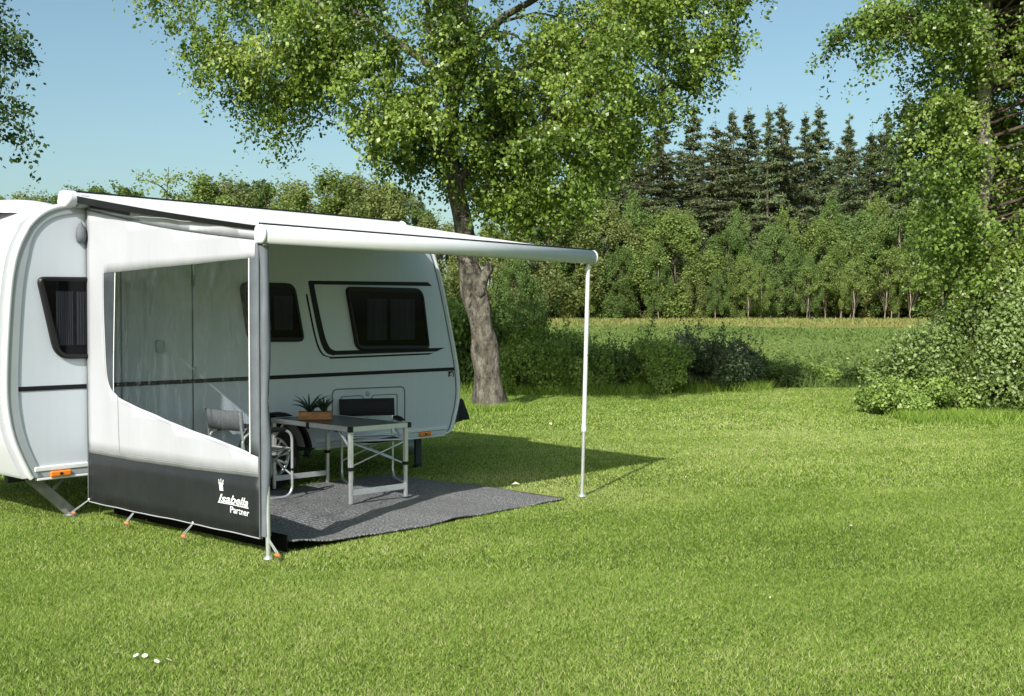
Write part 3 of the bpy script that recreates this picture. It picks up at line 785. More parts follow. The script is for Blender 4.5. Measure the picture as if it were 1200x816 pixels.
# ------------------------------------------------------------------ CHAIRS
def loop_side(x):
    y0, y1, z0, z1, r = -.28, .24, .012, .60, .09
    pts = []
    for (cx, cz, a0) in ((y0 + r, z1 - r, math.pi), (y1 - r, z1 - r, math.pi / 2), (y1 - r, z0 + r, 0), (y0 + r, z0 + r, -math.pi / 2)):
        for i in range(7):
            t = a0 - (math.pi / 2) * i / 6
            pts.append((x, cx + r * math.cos(t), cz + r * math.sin(t)))
    return pts
def make_chair(name, loc, rz, label, canvas):
    t = empty(name, loc, rz, label, 'chair', 'folding chairs under the awning')
    hw = .255
    for x in (-hw, hw):
        sf = MB().tube(loop_side(x), .0125, 10, closed=True).build('side_frame', M['alu'], t)
        MB().tube([(x, -.2, .607), (x, -.1, .613), (x, .05, .613), (x, .16, .607)], [.02, .026, .026, .02], 10).build('armrest', M['black_plastic'], sf)
        MB().tube([(x, .225, .45), (x, .245, .62), (x, .268, .785)], .0115, 10).build('back_post', M['alu'], t)
        MB().box(x - .016, x + .016, -.292, -.268, .235, .26).build('joint', M['black_plastic'], sf, .004)
    vs = []; fs = []; k = 10
    for i in range(k + 1):
        s = i / k; x = -hw + .0 + 2 * hw * s; sag = .03 * math.sin(math.pi * s)
        vs += [(x, -.26, .44 - sag * .5), (x, -.05, .425 - sag), (x, .21, .42 - sag)]
    for i in range(k):
        for j in range(2): fs.append((3 * i + j, 3 * i + 3 + j, 3 * i + 4 + j, 3 * i + 1 + j))
    o = MB().add(vs, fs, True).build('seat', canvas, t, fix=False); m_ = o.modifiers.new('thickness', 'SOLIDIFY'); m_.thickness = .012
    vs = []; fs = []
    for i in range(k + 1):
        s = i / k; x = -hw - .02 + (2 * hw + .04) * s; d = .035 * math.sin(math.pi * s)
        vs += [(x, .229 + d * .6, .625), (x, .241 + d * .6, .71), (x, .252 + d * .6, .795)]
    for i in range(k):
        for j in range(2): fs.append((3 * i + j, 3 * i + 3 + j, 3 * i + 4 + j, 3 * i + 1 + j))
    o = MB().add(vs, fs, True).build('backrest', canvas, t, fix=False); m_ = o.modifiers.new('thickness', 'SOLIDIFY'); m_.thickness = .014
    for y in (-.262, .2):
        MB().tube([(-hw, y, .435), (hw, y, .435)], .0105, 8).build('seat_rail', M['alu'], t)
        MB().tube([(-hw, y - .012, .20), (hw, y - .012, .42)], .009, 8).build('cross_brace', M['alu'], t)
        MB().tube([(-hw, y + .01, .42), (hw, y + .01, .20)], .009, 8).build('cross_brace', M['alu'], t)
    return t
make_chair('folding_chair', W(2.69, 2.0, FL), TH + R(-29), 'black folding chair behind the table with its backrest against the caravan wall', M['canvas_black'])
make_chair('folding_chair', W(1.33, 2.10, FL), TH + R(90), 'folding chair beside the wheel, seen through the clear film', M['canvas_grey'])

# ------------------------------------------------------------------ THINGS ON THE TABLE
TZ = FL + .662
cr = empty('wooden_crate', W(1.98, 1.98, TZ), TH + R(-42), 'small brown wooden crate holding potted succulents on the table', 'crate')
cb = MB()
cb.box(-.15, .15, -.075, -.065, 0, .07); cb.box(-.15, .15, .065, .075, 0, .07); cb.box(-.15, -.14, -.065, .065, 0, .075); cb.box(.14, .15, -.065, .065, 0, .075)
cb.box(-.14, .14, -.065, .065, 0, .008)
cb.build('box', M['wood'], cr, .003)
MB().box(-.139, .139, -.064, .064, .008, .052).build('soil', M['soil'], cr)
def succulent(x, y, n, ln, spread, label, wide, arch):
    c, s = math.cos(TH + R(-42)), math.sin(TH + R(-42))
    p = W(1.98, 1.98, TZ + .052) + Vector((x * c - y * s, x * s + y * c, 0))
    mb = MB()
    for i in range(n):
        az = i * 2.4 + rnd.uniform(-.3, .3); f = .35 + .65 * (i / n)
        l_ = ln * rnd.uniform(.75, 1.15); tl_ = spread * f
        pts = []; rr = []
        for k in range(7):
            q = k / 6; a = tl_ * (.5 + arch * q)
            rad = l_ * q * math.sin(min(1.5, a)); z = l_ * q * math.cos(min(1.5, a)) 
            pts.append((rad * math.cos(az), rad * math.sin(az), z)); rr.append(max(.0008, wide * (1 - q ** 1.6) * (.6 + q)))
        mb.tube(pts, rr, 6)
    return tag(mb.build('succulent_plant', M['aloe'], None, loc=p), label, 'plant')
succulent(-.055, 0, 17, .235, 1.0, 'spiky dark aloe with long arching leaves in the wooden crate', .011, .9)
succulent(.075, .0, 26, .16, .95, 'shorter bushy succulent beside the aloe in the wooden crate', .0095, .3)
def glass(u, v, label, h, r):
    g = MB().lathe([(0, .002), (r * .8, .002), (r, h), (r * .94, h), (r * .76, .01), (0, .01)], 20).build('drinking_glass', M['glass'], None, loc=W(u, v, TZ), rz=0)
    tag(g, label, 'glass')
glass(2.17, 2.09, 'clear drinking glass standing between the crate and the black chair', .13, .034)
glass(2.06, 2.15, 'clear glass tumbler standing behind the succulents on the table', .12, .036)

# ------------------------------------------------------------------ GROUND
def sstep(a, b, x):
    t = np.clip((x - a) / (b - a), 0, 1); return t * t * (3 - 2 * t)
def gz(x, y):
    y = np.asarray(y, float)
    return 1.78 * sstep(30, 92, y) - .25 * np.exp(-((y - 28.6) / 1.3) ** 2)
def sheet(name, xs, ys, mat):
    X, Y = np.meshgrid(xs, ys); Z = gz(X, Y)
    vs = np.stack([X, Y, Z], -1).reshape(-1, 3); nx = len(xs); fs = []
    for j in range(len(ys) - 1):
        for i in range(nx - 1): fs.append((j * nx + i, j * nx + i + 1, (j + 1) * nx + i + 1, (j + 1) * nx + i))
    o = MB().add([tuple(v) for v in vs], fs, True).build(name, mat, None, fix=False)
    return tag(o, kind='structure')
xs = np.concatenate([[-900, -300, -120], np.linspace(-60, 60, 41), [120, 300, 900]])
sheet('lawn', xs, np.concatenate([[-300, -80], np.linspace(-30, 27, 40)]), M['lawn'])
sheet('meadow', xs, np.concatenate([np.linspace(27, 100, 60), [130, 200, 400, 900, 2000]]), M['meadow'])

M['dry'] = ground_mat('dry_grass_ground', [(.3, (.12, .14, .04)), (.5, (.27, .23, .075)), (.68, (.38, .31, .12))], .3, 5, .8)
def pnoise(x, y, seed):
    r = np.random.default_rng(seed); s = np.zeros_like(x)
    for k in range(9):
        a = r.uniform(0, 6.28); f = r.uniform(.35, 1.0) * (1 + k * .45)
        s += np.sin((x * math.cos(a) + y * math.sin(a)) * f + r.uniform(0, 6.28)) / (1 + k * .25)
    return s / 4.0

def blades(x, y, h, w, lean, z=None):
    n = len(x); az = rg.uniform(0, 2 * math.pi, n); la = rg.uniform(0, 2 * math.pi, n)
    z = gz(x, y) if z is None else z
    dx, dy = np.cos(az) * w / 2, np.sin(az) * w / 2
    ll = h * lean * rg.uniform(.2, 1.2, n)
    b0 = np.stack([x - dx, y - dy, z], 1); b1 = np.stack([x + dx, y + dy, z], 1)
    tp = np.stack([x + np.cos(la) * ll, y + np.sin(la) * ll, z + h], 1)
    return np.stack([b0, b1, tp], 1).reshape(-1, 3)

mb = MB(); vs = []; fs = []; xs_ = np.linspace(-60, 70, 90)
for j, y_ in enumerate(np.linspace(69, 85, 12)):
    for x_ in xs_:
        yy = y_ + 2.2 * math.sin(x_ * .21 + j * .1) + 1.2 * math.sin(x_ * .57 + 1)
        vs.append((x_, yy, float(gz(x_, yy)) + .012))
for j in range(11):
    for i in range(89): fs.append((j * 90 + i, j * 90 + i + 1, (j + 1) * 90 + i + 1, (j + 1) * 90 + i))
tag(mb.add(vs, fs, True).build('dry_field', M['dry'], None, fix=False), kind='structure')
V_, var_ = [], []
def lawn_zone(y0, y1, dens, w, h):
    area = (y1 * y1 - y0 * y0) * .60 + 3.0 * (y1 - y0)
    n = int(area * dens)
    y = np.sqrt(rg.uniform(y0 * y0, y1 * y1, n)); x = rg.uniform(-1, 1, n) * (.6 * y + 1.5)
    u = (x - OX) * UX + (y - OY) * UY; v = -(x - OX) * UY + (y - OY) * UX
    keep = ~((u > .3) & (u < 3.19) & (v > .06) & (v < 2.37))
    under = (u > -.3) & (u < 3.9) & (v > 2.6) & (v < 4.6)
    keep &= ~(under & (rg.uniform(size=n) < .6))
    x, y, u, v = x[keep], y[keep], u[keep], v[keep]; n = len(x)
    p = pnoise(x * 1.6, y * 1.6, 3); p2 = pnoise(x * 7, y * 7, 5); p3 = pnoise(x * .45, y * .45, 8)
    hh = h * rg.uniform(.55, 1.3, n) * (1 + .14 * p2 + .12 * p)
    var = .47 + .25 * rg.normal(size=n) + .13 * p + .1 * p2 + .2 * p3
    dry = np.exp(-(((u - 3.6) / .85) ** 2 + ((v - .7) / 1.2) ** 2)) + .6 * np.exp(-(((u - 3.0) / 1.2) ** 2 + ((v + .25) / .3) ** 2))
    var = var + dry * rg.uniform(0, .55, n)
    var = np.where(rg.uniform(size=n) < .05, rg.uniform(.85, 1.0, n), var)
    ww = w * rg.uniform(.7, 1.4, n)
    V_.append(blades(x, y, hh, ww, 1.2)); var_.append(var)
lawn_zone(4.2, 7.0, 25000, .0029, .0165)
lawn_zone(7.0, 10.5, 12500, .004, .018)
lawn_zone(10.5, 16, 5000, .0068, .0205)
lawn_zone(16, 27.3, 1750, .012, .025)
# clover and plantain lying flat among the blades
n = 70000
y = np.sqrt(rg.uniform(4.3 ** 2, 15 ** 2, n)); x = rg.uniform(-1, 1, n) * (.6 * y + 1)
u = (x - OX) * UX + (y - OY) * UY; v = -(x - OX) * UY + (y - OY) * UX
ok = (pnoise(x * 1.9, y * 1.9, 77) > .3) & ~((u > .2) & (u < 3.25) & (v > .03) & (v < 4.6))
P = np.stack([x[ok], y[ok], rg.uniform(.008, .024, ok.sum())], 1)
q = leaves(P, .014, .95, (0, 0, 2.5)).reshape(-1, 4, 3)
V_.append(q[:, [0, 1, 2]].reshape(-1, 3)); var_.append(rg.uniform(.12, .42, len(q)))
V_.append(q[:, [0, 2, 3]].reshape(-1, 3)); var_.append(rg.uniform(.12, .42, len(q)))
n = 5200
a = rg.uniform(0, 6.28, n); r_ = .33 + np.abs(rg.normal(size=n)) * .16
V_.append(blades(-.4 + r_ * np.cos(a), 19.82 + r_ * np.sin(a), rg.uniform(.05, .16, n), .014, .9)); var_.append(.4 + .2 * rg.normal(size=n))
n = 9000
hx = rg.uniform(-5, 6, n)
V_.append(blades(hx, np.interp(hx, [-4, -1, .6, 2.5, 4, 6], [25.5, 24.5, 23.9, 24.1, 24.6, 25.7]) + rg.normal(size=n) * .28, rg.uniform(.06, .3, n), .016, .8)); var_.append(.36 + .2 * rg.normal(size=n))
n = 9000
a = rg.uniform(.3, 3.0, n); ex = rg.uniform(6.2, 9.8, n)
V_.append(blades(ex, 18.0 + rg.normal(size=n) * .35 + .25 * (ex - 8), rg.uniform(.05, .2, n), .014, .9)); var_.append(.38 + .2 * rg.normal(size=n))
tag(np_mesh('grass', np.concatenate(V_), 3, np.concatenate(var_), M['grass']), 'short mown bright green lawn grass', 'grass', kind='stuff')

# ranker grass along the edge of the lawn and over the meadow
V_, var_ = [], []
n = 26000
y = rg.uniform(26, 30.5, n); x = rg.uniform(-16, 18, n)
V_.append(blades(x, y, rg.uniform(.1, .34, n) * (1 + .4 * pnoise(x, y, 9)), .025, .7)); var_.append(.3 + .15 * rg.normal(size=n) + .1 * pnoise(x, y, 4))
n = 110000
y = 30 + 62 * rg.uniform(0, 1, n) ** 1.0; x = rg.uniform(-1, 1, n) * (.56 * y + 4)
h = rg.uniform(.04, .15, n) * (1 + .6 * pnoise(x * .4, y * .4, 21))
band = np.exp(-((y - 76 - 3 * pnoise(x * .1, y * .1, 2)) / 9) ** 4)
brown = np.exp(-(((x - 11.5) / 5) ** 2 + ((y - 50) / 3.5) ** 2))
var = .42 + .12 * rg.normal(size=n) + .14 * pnoise(x * .25, y * .25, 6) + .45 * band * rg.uniform(.6, 1.0, n) + .4 * brown * rg.uniform(.4, 1, n)
V_.append(blades(x, y, h * (1 - .6 * brown), .09, 1.6)); var_.append(var)
n = 30000
y = rg.uniform(68, 88, n); x = rg.uniform(-6, 36, n); ok = rg.uniform(size=n) < np.exp(-((y - 77 - 2.5 * pnoise(x * .12, y * .12, 2)) / 4.5) ** 2); x, y = x[ok], y[ok]; n = len(x)
V_.append(blades(x, y, rg.uniform(.08, .3, n), .1, .9)); var_.append(.8 + .13 * rg.normal(size=n))
n = 26000
y = rg.uniform(31, 70, n); x = rg.uniform(-1, 1, n) * (.56 * y + 4); ok = pnoise(x * .8, y * .8, 63) > .75; x, y = x[ok], y[ok]; n = len(x)
V_.append(blades(x, y, rg.uniform(.2, .55, n), .06, .7)); var_.append(.3 + .2 * rg.normal(size=n))
tag(np_mesh('meadow_grass', np.concatenate(V_), 3, np.concatenate(var_), M['meadow_blade']), 'longer meadow grass with yellow strip before the forest', 'grass', kind='stuff')

# ------------------------------------------------------------------ TREES
def wob_path(p, q, k=6, amp=.1, sag=0.0):
    p = Vector(p); q = Vector(q); out = []
    for i in range(k + 1):
        t = i / k; x = p.lerp(q, t)
        if 0 < i < k: x += Vector((rnd.uniform(-amp, amp), rnd.uniform(-amp, amp), rnd.uniform(-amp, amp) * .6))
        x.z += sag * math.sin(math.pi * t)
        out.append(x)
    return out

def twig_leaves(centers, per, tw_len, leaf, droop, jitter, trunk=None, twig_r=.006, per_leaf=26, keep=None):
    """leaf points strung along thin twigs that spread from each clump centre"""
    pts = []; cid = []
    for ci, c in enumerate(centers):
        for _ in range(per):
            d = Vector((rnd.gauss(0, 1), rnd.gauss(0, 1), rnd.gauss(0, .7))).normalized()
            l_ = tw_len * rnd.uniform(.5, 1.3)
            st = Vector(c) + Vector((rnd.gauss(0, .3), rnd.gauss(0, .3), rnd.gauss(0, .22))) * tw_len
            path = [st + d * l_ * q + Vector((0, 0, -droop * l_ * q * q)) for q in (0, .2, .4, .6, .75)]
            if trunk is not None and rnd.random() < .6 and (keep is None or (keep(path[0]) and keep(path[-1]))): trunk.tube(path, [twig_r, twig_r * .9, twig_r * .8, twig_r * .6, twig_r * .4], 4, caps=False)
            q = rg.uniform(.05, 1.08, per_leaf)[:, None]
            a = np.array(st)[None, :] + np.array(d)[None, :] * l_ * q
            a[:, 2] -= droop * l_ * (q[:, 0] ** 2)
            a += rg.normal(size=a.shape) * jitter
            pts.append(a); cid += [ci] * per_leaf
    return np.concatenate(pts), np.array(cid)

# --- the big tree behind the caravan
BX, BY = -.385, 19.82
bt = empty('broadleaf_tree', (BX, BY, 0), 0, 'big broadleaf tree with gnarled brown trunk rising behind the caravan', 'tree')
tk = MB()
main = [(-.01, 0, -.1), (-.02, 0, .12), (-.05, 0, .5), (-.1, 0, 1.0), (-.16, .0, 1.5), (-.22, 0, 1.85), (-.33, 0, 2.25), (-.40, 0, 2.6), (-.44, 0, 3.0), (-.52, 0, 3.5), (-.66, .0, 4.1), (-.72, 0, 4.7), (-.7, .1, 5.4), (-.55, .2, 6.4), (-.5, .2, 7.6), (-.4, .1, 9.0), (-.3, 0, 10.5)]
rad = [.45, .31, .25, .225, .215, .215, .215, .195, .175, .165, .155, .145, .135, .12, .1, .08, .04]
mp = catmull(main, 5); rr = np.interp(np.linspace(0, len(main) - 1, len(mp)), range(len(main)), rad)
b0 = len(tk.v)
tk.tube(mp, [float(r) for r in rr], 20)
for i in range(b0, len(tk.v)):          # burrs and flutes
    x, y, z = tk.v[i]; a = math.atan2(y, x + .2)
    k = (1 + .08 * math.sin(3 * a + z * 2.1) + .07 * math.sin(5 * a - z * 4.3) + .07 * math.sin(2 * a + 7 * z)) if z < 3.2 else 1
    cx = float(np.interp(z, [m[2] for m in main], [m[0] for m in main]))
    tk.v[i] = (cx + (x - cx) * k, y * k, z)
# old knots and the pruned stub
for (c, r) in (((-.2, -.13, 2.1), .11), ((-.36, -.12, 2.3), .09), ((-.16, -.1, 2.3), .09), ((-.3, -.13, 1.9), .08)):
    tk.lathe([(0, -r), (r * .6, -r * .8), (r, 0), (r * .62, r * .78), (0, r)], 12, c)
tk.tube(wob_path((-.2, -.05, 2.2), (.0, -.1, 2.62), 4, .015), [.13, .105, .09, .085, .075], 12)
limbs = [((-.7, .05, 4.4), (-2.6, -.3, 6.2)), ((-.7, .1, 5.0), (1.6, .3, 6.6)), ((-.62, .15, 5.9), (-3.6, .6, 7.6)), ((-.55, .2, 6.4), (2.6, -.6, 8.0)), ((-.5, .2, 7.2), (-1.8, -1.6, 9.6)),
         ((-.5, .2, 7.4), (.9, 2.2, 9.8)), ((-.66, 0, 4.1), (.9, -.6, 4.9)), ((-.6, .1, 5.7), (-1.4, -1.6, 7.4)), ((-.6, .1, 5.8), (.2, 1.7, 7.4)), ((-.45, .1, 8.4), (1.6, -.6, 10.6)), ((-.45, .1, 8.6), (-2.2, .6, 10.8))]
ends = []
for p, q in limbs:
    w_ = wob_path(p, q, 7, .13, .25); ends.append(w_)
    tk.tube(w_, [.085, .075, .065, .058, .05, .042, .034, .026], 8)
env_x = [-7.4, -6.4, -5.6, -4.9, -4.3, -3.7, -3.2, -2.6, -2.0, -1.4, -.9, -.45, .2, 1.7, 2.4, 3.1, 3.9, 4.5, 5.0]
env_z = [8.2, 7.15, 6.7, 5.5, 4.9, 4.35, 5.3, 5.5, 4.25, 4.0, 4.0, 3.7, 3.2, 3.3, 4.2, 4.9, 5.5, 6.2, 8.0]
cen = []
while len(cen) < 118:
    x, y, z = rnd.uniform(-6.6, 5.1), rnd.uniform(-2.8, 2.8), rnd.uniform(3.2, 12.4)
    zc = 8.0
    e = ((x + .75) / (6.0 if x < -.75 else 5.4)) ** 2 + (y / 2.8) ** 2 + ((z - zc) / 4.6) ** 2
    lo = np.interp(x, env_x, env_z) + .55
    if (e < 1.05 and z > lo and (e > .22 or rnd.random() < .35) and (z < 8.2 or rnd.random() < .45)) : cen.append(Vector((x, y, z)))
for x, z in ((.1, 3.75), (.6, 3.8), (1.1, 3.75), (1.5, 3.9), (.4, 4.5), (1.0, 4.6), (1.9, 4.6), (-.2, 4.3), (-1.6, 4.6), (-1.2, 4.7), (2.6, 5.3), (-2.0, 4.8),
             (-3.7, 5.1), (-4.0, 5.6), (-4.4, 6.0), (-3.5, 6.0), (-4.9, 6.4), (-5.5, 7.2), (-6.2, 7.8), (3.4, 5.8), (3.9, 6.4), (4.2, 7.0), (-2.4, 6.2), (-2.9, 6.5), (.2, 5.2), (1.4, 5.5), (2.3, 6.0), (-.5, 6.0)):
    cen.append(Vector((x, rnd.uniform(-1.6, .8), z)))
bk2 = MB()
allp = [w for e in ends for w in e[2:]] + [Vector(m) for m in main[12:]]
for c in cen:
    near = min(allp, key=lambda w: (w - c).length + max(0, w.z - c.z) * .6)
    bk2.tube(wob_path(near, c, 5, .1, .12), [.03, .026, .022, .018, .014, .01], 6, caps=False)
P, cid = twig_leaves(cen, 27, .72, .1, .6, .055, bk2, .004, 66, lambda p: p.z > np.interp(p.x, env_x, env_z) + .1)
lo = np.interp(P[:, 0], env_x, env_z) + rg.normal(size=len(P)) * .18 - .15
ok = (P[:, 2] > lo) & ((P[:, 0] > -2.3) | (rg.uniform(size=len(P)) < .62)); P = P[ok]; cid = cid[ok]
tone = rg.normal(size=len(cen)) * .13
var = .44 + .2 * rg.normal(size=len(P)) + tone[cid] + .1 * pnoise(P[:, 0] * 1.3 + P[:, 2], P[:, 1] * 1.3 - P[:, 2] * .7, 12)
var = np.where(rg.uniform(size=len(P)) < .025, .97, np.minimum(var, .88))
out = unit(P - np.array([-.6, 0, 7.5])) * .5
np_mesh('crown', leaves(P, .066, .74, (-.2, -.5, .6), out, None, .9), 4, var, M['leaf_main'], bt)
tk.build('trunk', M['bark_big'], bt, fix=False); bk2.build('branches', M['bark_dark'], bt, fix=False)

# --- birch at the other side of the lawn
def slim_tree(name, base, label, main, rad, cen, per, tw, leaf, nleaf, mat, bark, group=None, droop=.5, cat='tree', aspect=.7):
    t = empty(name, base, 0, label, cat, group)
    k = MB(); k2 = MB(); mp = catmull(main, 5); rr = np.interp(np.linspace(0, len(main) - 1, len(mp)), range(len(main)), rad)
    k.tube(mp, [float(r) for r in rr], 12)
    M_ = [Vector(m) for m in mp]
    for c in cen:
        near = min(M_, key=lambda w: (w - c).length + max(0, w.z - c.z + .3) * 1.0)
        l_ = (near - c).length
        k2.tube(wob_path(near, c, 5, .05 * l_, .06 * l_), [max(.008, .011 * l_ + .006) * q for q in (1, .9, .8, .65, .5, .4)], 5, caps=False)
    P, cid = twig_leaves(cen, per, tw, leaf, droop, .06, k2, .004, nleaf)
    ok = P[:, 2] > .05; P = P[ok]; cid = cid[ok]; tone = rg.normal(size=len(cen)) * .12
    var = .46 + .18 * rg.normal(size=len(P)) + tone[cid] + .15 * pnoise(P[:, 0] * 1.5 + P[:, 2], P[:, 1] * 1.5, 31)
    c0 = np.mean(np.array([list(c) for c in cen]), axis=0)
    np_mesh('crown', leaves(P, leaf, aspect, (-.25, -.7, .65), unit(P - c0) * .5, None, .6), 4, var, mat, t)
    k.build('trunk', bark, t, fix=False); k2.build('branches', M['bark_dark'], t, fix=False)
    return t
cen = []
while len(cen) < 150:
    x, y, z = rnd.uniform(-3.0, 4.2), rnd.uniform(-2.6, 2.6), rnd.uniform(2.2, 11.5)
    w = np.interp(z, [2.0, 3.0, 4.5, 6, 7.0, 9, 11.5], [1.0, 1.0, 1.05, 1.2, 1.6, 1.9, 1.0])
    if abs(x - .25) < w * (2.4 if x > 0 else 1.0) and abs(y) < w * 1.1 and (x * x + y * y > .5) and not (y < .2 and -.75 < x < .6 and 2.6 < z < 7.5): cen.append(Vector((x, y, z)))
for x, z in ((-2.0, 6.75), (-1.6, 6.9), (-2.3, 6.55), (-.8, 4.2), (-.7, 3.4), (-.6, 2.9), (-.75, 5.0), (-.6, 4.4)): cen.append(Vector((x, rnd.uniform(-.8, .3), z)))
for _ in range(34): cen.append(Vector((rnd.uniform(.95, 2.7), rnd.uniform(-1.3, .3), rnd.uniform(2.4, 7.2))))
for x, y, z in ((-.3, -.5, 6.2), (.1, -.6, 2.6), (-.25, -.5, 2.4)): cen.append(Vector((x, y, z)))
slim_tree('birch_tree', (8.3, 19.5, 0), 'leafy tree with pale flaking trunk above the flowering bush',
          [(.0, 0, -.1), (.02, 0, 1.0), (-.02, 0, 2.0), (.02, 0, 2.7), (-.05, 0, 3.4), (.06, 0, 4.2), (.0, 0, 5.2), (.08, 0, 6.2), (.05, 0, 7.4), (.1, 0, 9), (.1, 0, 11)],
          [.2, .16, .15, .16, .13, .13, .12, .11, .1, .07, .02], cen, 25, .68, .068, 60, M['leaf_right'], M['bark_birch'])
cen = []
while len(cen) < 75:
    x, y, z = rnd.uniform(-2, 2.5), rnd.uniform(-2, 2), rnd.uniform(2.0, 10)
    if x * x + y * y < 4.4 and x * x + y * y > .3: cen.append(Vector((x, y, z)))
slim_tree('birch_tree', (10.9, 22.5, 0), 'second pale trunked tree mostly cut off by the edge of the photo',
          [(0, 0, -.1), (.05, 0, 2), (0, 0, 4), (.1, 0, 6), (0, 0, 8), (0, 0, 10)], [.16, .14, .12, .1, .07, .02], cen, 26, .8, .062, 56, M['leaf_right'], M['bark_birch'])
# --- tree at the near left whose hanging branches reach into the picture
cen = []
for _ in range(40):
    cen.append(Vector((rnd.uniform(-2.4, 1.0), rnd.uniform(-2.2, 2.2), rnd.uniform(5.2, 9.0))))
for x, y, z in ((2.15, 0, 6.0), (2.0, .2, 5.6), (1.9, 0, 5.2), (2.1, .1, 4.75), (2.25, 0, 4.3), (1.6, .1, 5.9), (1.5, .3, 5.3), (1.55, 0, 4.8), (2.3, .1, 5.5), (2.0, -.1, 6.5), (1.5, .2, 6.4), (1.2, 0, 4.9)):
    cen.append(Vector((x, y, z)))
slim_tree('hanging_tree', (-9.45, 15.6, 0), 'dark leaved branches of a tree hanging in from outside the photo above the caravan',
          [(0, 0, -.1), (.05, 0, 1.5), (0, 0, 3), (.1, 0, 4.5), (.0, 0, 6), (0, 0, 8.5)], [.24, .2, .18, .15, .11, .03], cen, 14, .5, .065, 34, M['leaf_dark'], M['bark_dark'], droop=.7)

# --- shrubs
def shrub_proto(mat, n, rx, ry, h, leaf, seed, spiky=0.0, lobes=16):
    r = random.Random(seed); P = []; O = []; k = MB()
    for i in range(lobes):
        a = r.uniform(0, 6.28); q = math.sqrt(r.random()) * .8
        cx, cy_, ch_ = rx * q * math.cos(a), ry * q * math.sin(a), h * r.uniform(.2, .86) * (1 - .4 * q)
        rad_ = r.uniform(.2, .42) * min(rx, ry, h * 1.1)
        m = int(n / lobes)
        d = unit(rg.normal(size=(m, 3))); rr_ = rad_ * rg.uniform(.35, 1.05, m) ** .55
        p = d * rr_[:, None] + np.array([cx, cy_, ch_])
        P.append(p); O.append(d)
        k.tube(wob_path((cx * .2, cy_ * .2, -.05), (cx, cy_, ch_ + rad_ * .4), 4, .05), [.02, .016, .012, .009, .005], 5, caps=False)
        if r.random() < spiky:
            st = Vector((cx, cy_, ch_)); en = st + Vector((r.gauss(0, .25), r.gauss(0, .25), h * r.uniform(.3, .6)))
            q_ = rg.uniform(0, 1, 60)[:, None]
            s = np.array(st)[None] * (1 - q_) + np.array(en)[None] * q_ + rg.normal(size=(60, 3)) * .04
            P.append(s); O.append(unit(rg.normal(size=(60, 3))))
            k.tube([st, en], [.008, .003], 4, caps=False)
    P = np.concatenate(P); O = np.concatenate(O); ok = P[:, 2] > .02; P = P[ok]; O = O[ok]
    var = .46 + .17 * rg.normal(size=len(P)) + .14 * pnoise(P[:, 0] * 2.2, P[:, 1] * 2.2 + P[:, 2] * 2.2, seed)
    t = bpy.data.objects.new('shrub', None); COL.objects.link(t)
    np_mesh('foliage', leaves(P, leaf, .75, (-.15, -.4, .6), O * .8, None, .2), 4, var, mat, t)
    k.build('stem', M['bark_dark'], t, fix=False)
    return t
used = set()
def put(proto, name, x, y, s, rz, label, cat, group=None, sz=1.0, z=None):
    o = proto if proto.name not in used and not proto.get('label') else copy_tree(proto)
    o.name = name
    o.location = (x, y, float(gz(x, y)) if z is None else z); o.scale = (s, s, s * sz); o.rotation_euler = (0, 0, rz)
    return tag(o, label, cat, group)
ORD = ['first', 'second', 'third', 'fourth', 'fifth', 'sixth', 'seventh', 'eighth', 'ninth', 'tenth', 'eleventh', 'twelfth', 'thirteenth', 'fourteenth', 'fifteenth', 'sixteenth', 'seventeenth', 'eighteenth', 'nineteenth', 'twentieth', 'twenty-first', 'twenty-second', 'twenty-third', 'twenty-fourth', 'twenty-fifth']

fb = shrub_proto(M['leaf_silver'], 52000, 1.75, 1.3, 2.75, .055, 41, .8, 36)
put(fb, 'flowering_bush', 8.6, 19.2, 1.12, .3, 'tall bush with white blossom under the pale trunked tree', 'bush')
fb2 = shrub_proto(M['leaf_silver'], 24000, 1.3, 1.0, 1.3, .052, 44, .7, 24)
put(fb2, 'flowering_bush', 7.35, 19.4, .95, 2.0, 'low whitish bush in front of the dark ditch, beside the tall blossoming bush', 'bush')
br = shrub_proto(M['leaf_shrub'], 22000, 1.6, .9, .7, .05, 42, .5, 28)
put(br, 'bramble_bush', 7.2, 18.9, 1.0, .2, 'low bright green bramble spilling onto the lawn edge', 'bush')
put(br, 'bramble_bush', 9.1, 18.0, .9, 2.3, 'low bramble patch at the foot of the tall blossoming bush', 'bush')
hp = [shrub_proto(M['leaf_shrub'], 20000, 1.35, .9, 1.3, .052, 50 + i, .8, 26) for i in range(3)]
hb_ = shrub_proto(M['leaf_green'], 20000, 1.35, .9, 1.3, .052, 56, .8, 26)
hs = shrub_proto(M['leaf_blue'], 20000, 1.35, .9, 1.35, .05, 58, 1.0, 26)
hedge = [(-3.4, 26.6, 1.3, 1.5, 3), (-1.9, 25.4, 1.25, 1.5, 0), (-.55, 25.3, 1.25, 1.45, 3), (.6, 24.7, 1.0, 1.25, 1), (1.55, 24.8, .95, 1.05, 2), (2.4, 25.0, .95, 1.0, 3), (3.25, 24.9, 1.0, 1.0, 0), (4.1, 25.5, 1.05, 1.05, 4), (5.2, 26.4, 1.0, .95, 4), (6.3, 27.3, .95, .75, 3), (7.4, 27.7, .95, .62, 1), (8.6, 27.7, .95, .62, 3), (9.8, 27.6, 1.0, .68, 0), (11.2, 27.5, 1.0, .7, 2)]
hedge.sort()
for i, (x, y, s, sz, k) in enumerate(hedge):
    p = ([*hp, hb_, hs])[k]
    put(p, 'hedge_bush', x, y, s, i * 1.3, 'leafy bush in the ditch row beyond the lawn, %s of fourteen from the caravan side' % ORD[i], 'bush', 'bushes along the ditch behind the lawn', sz)
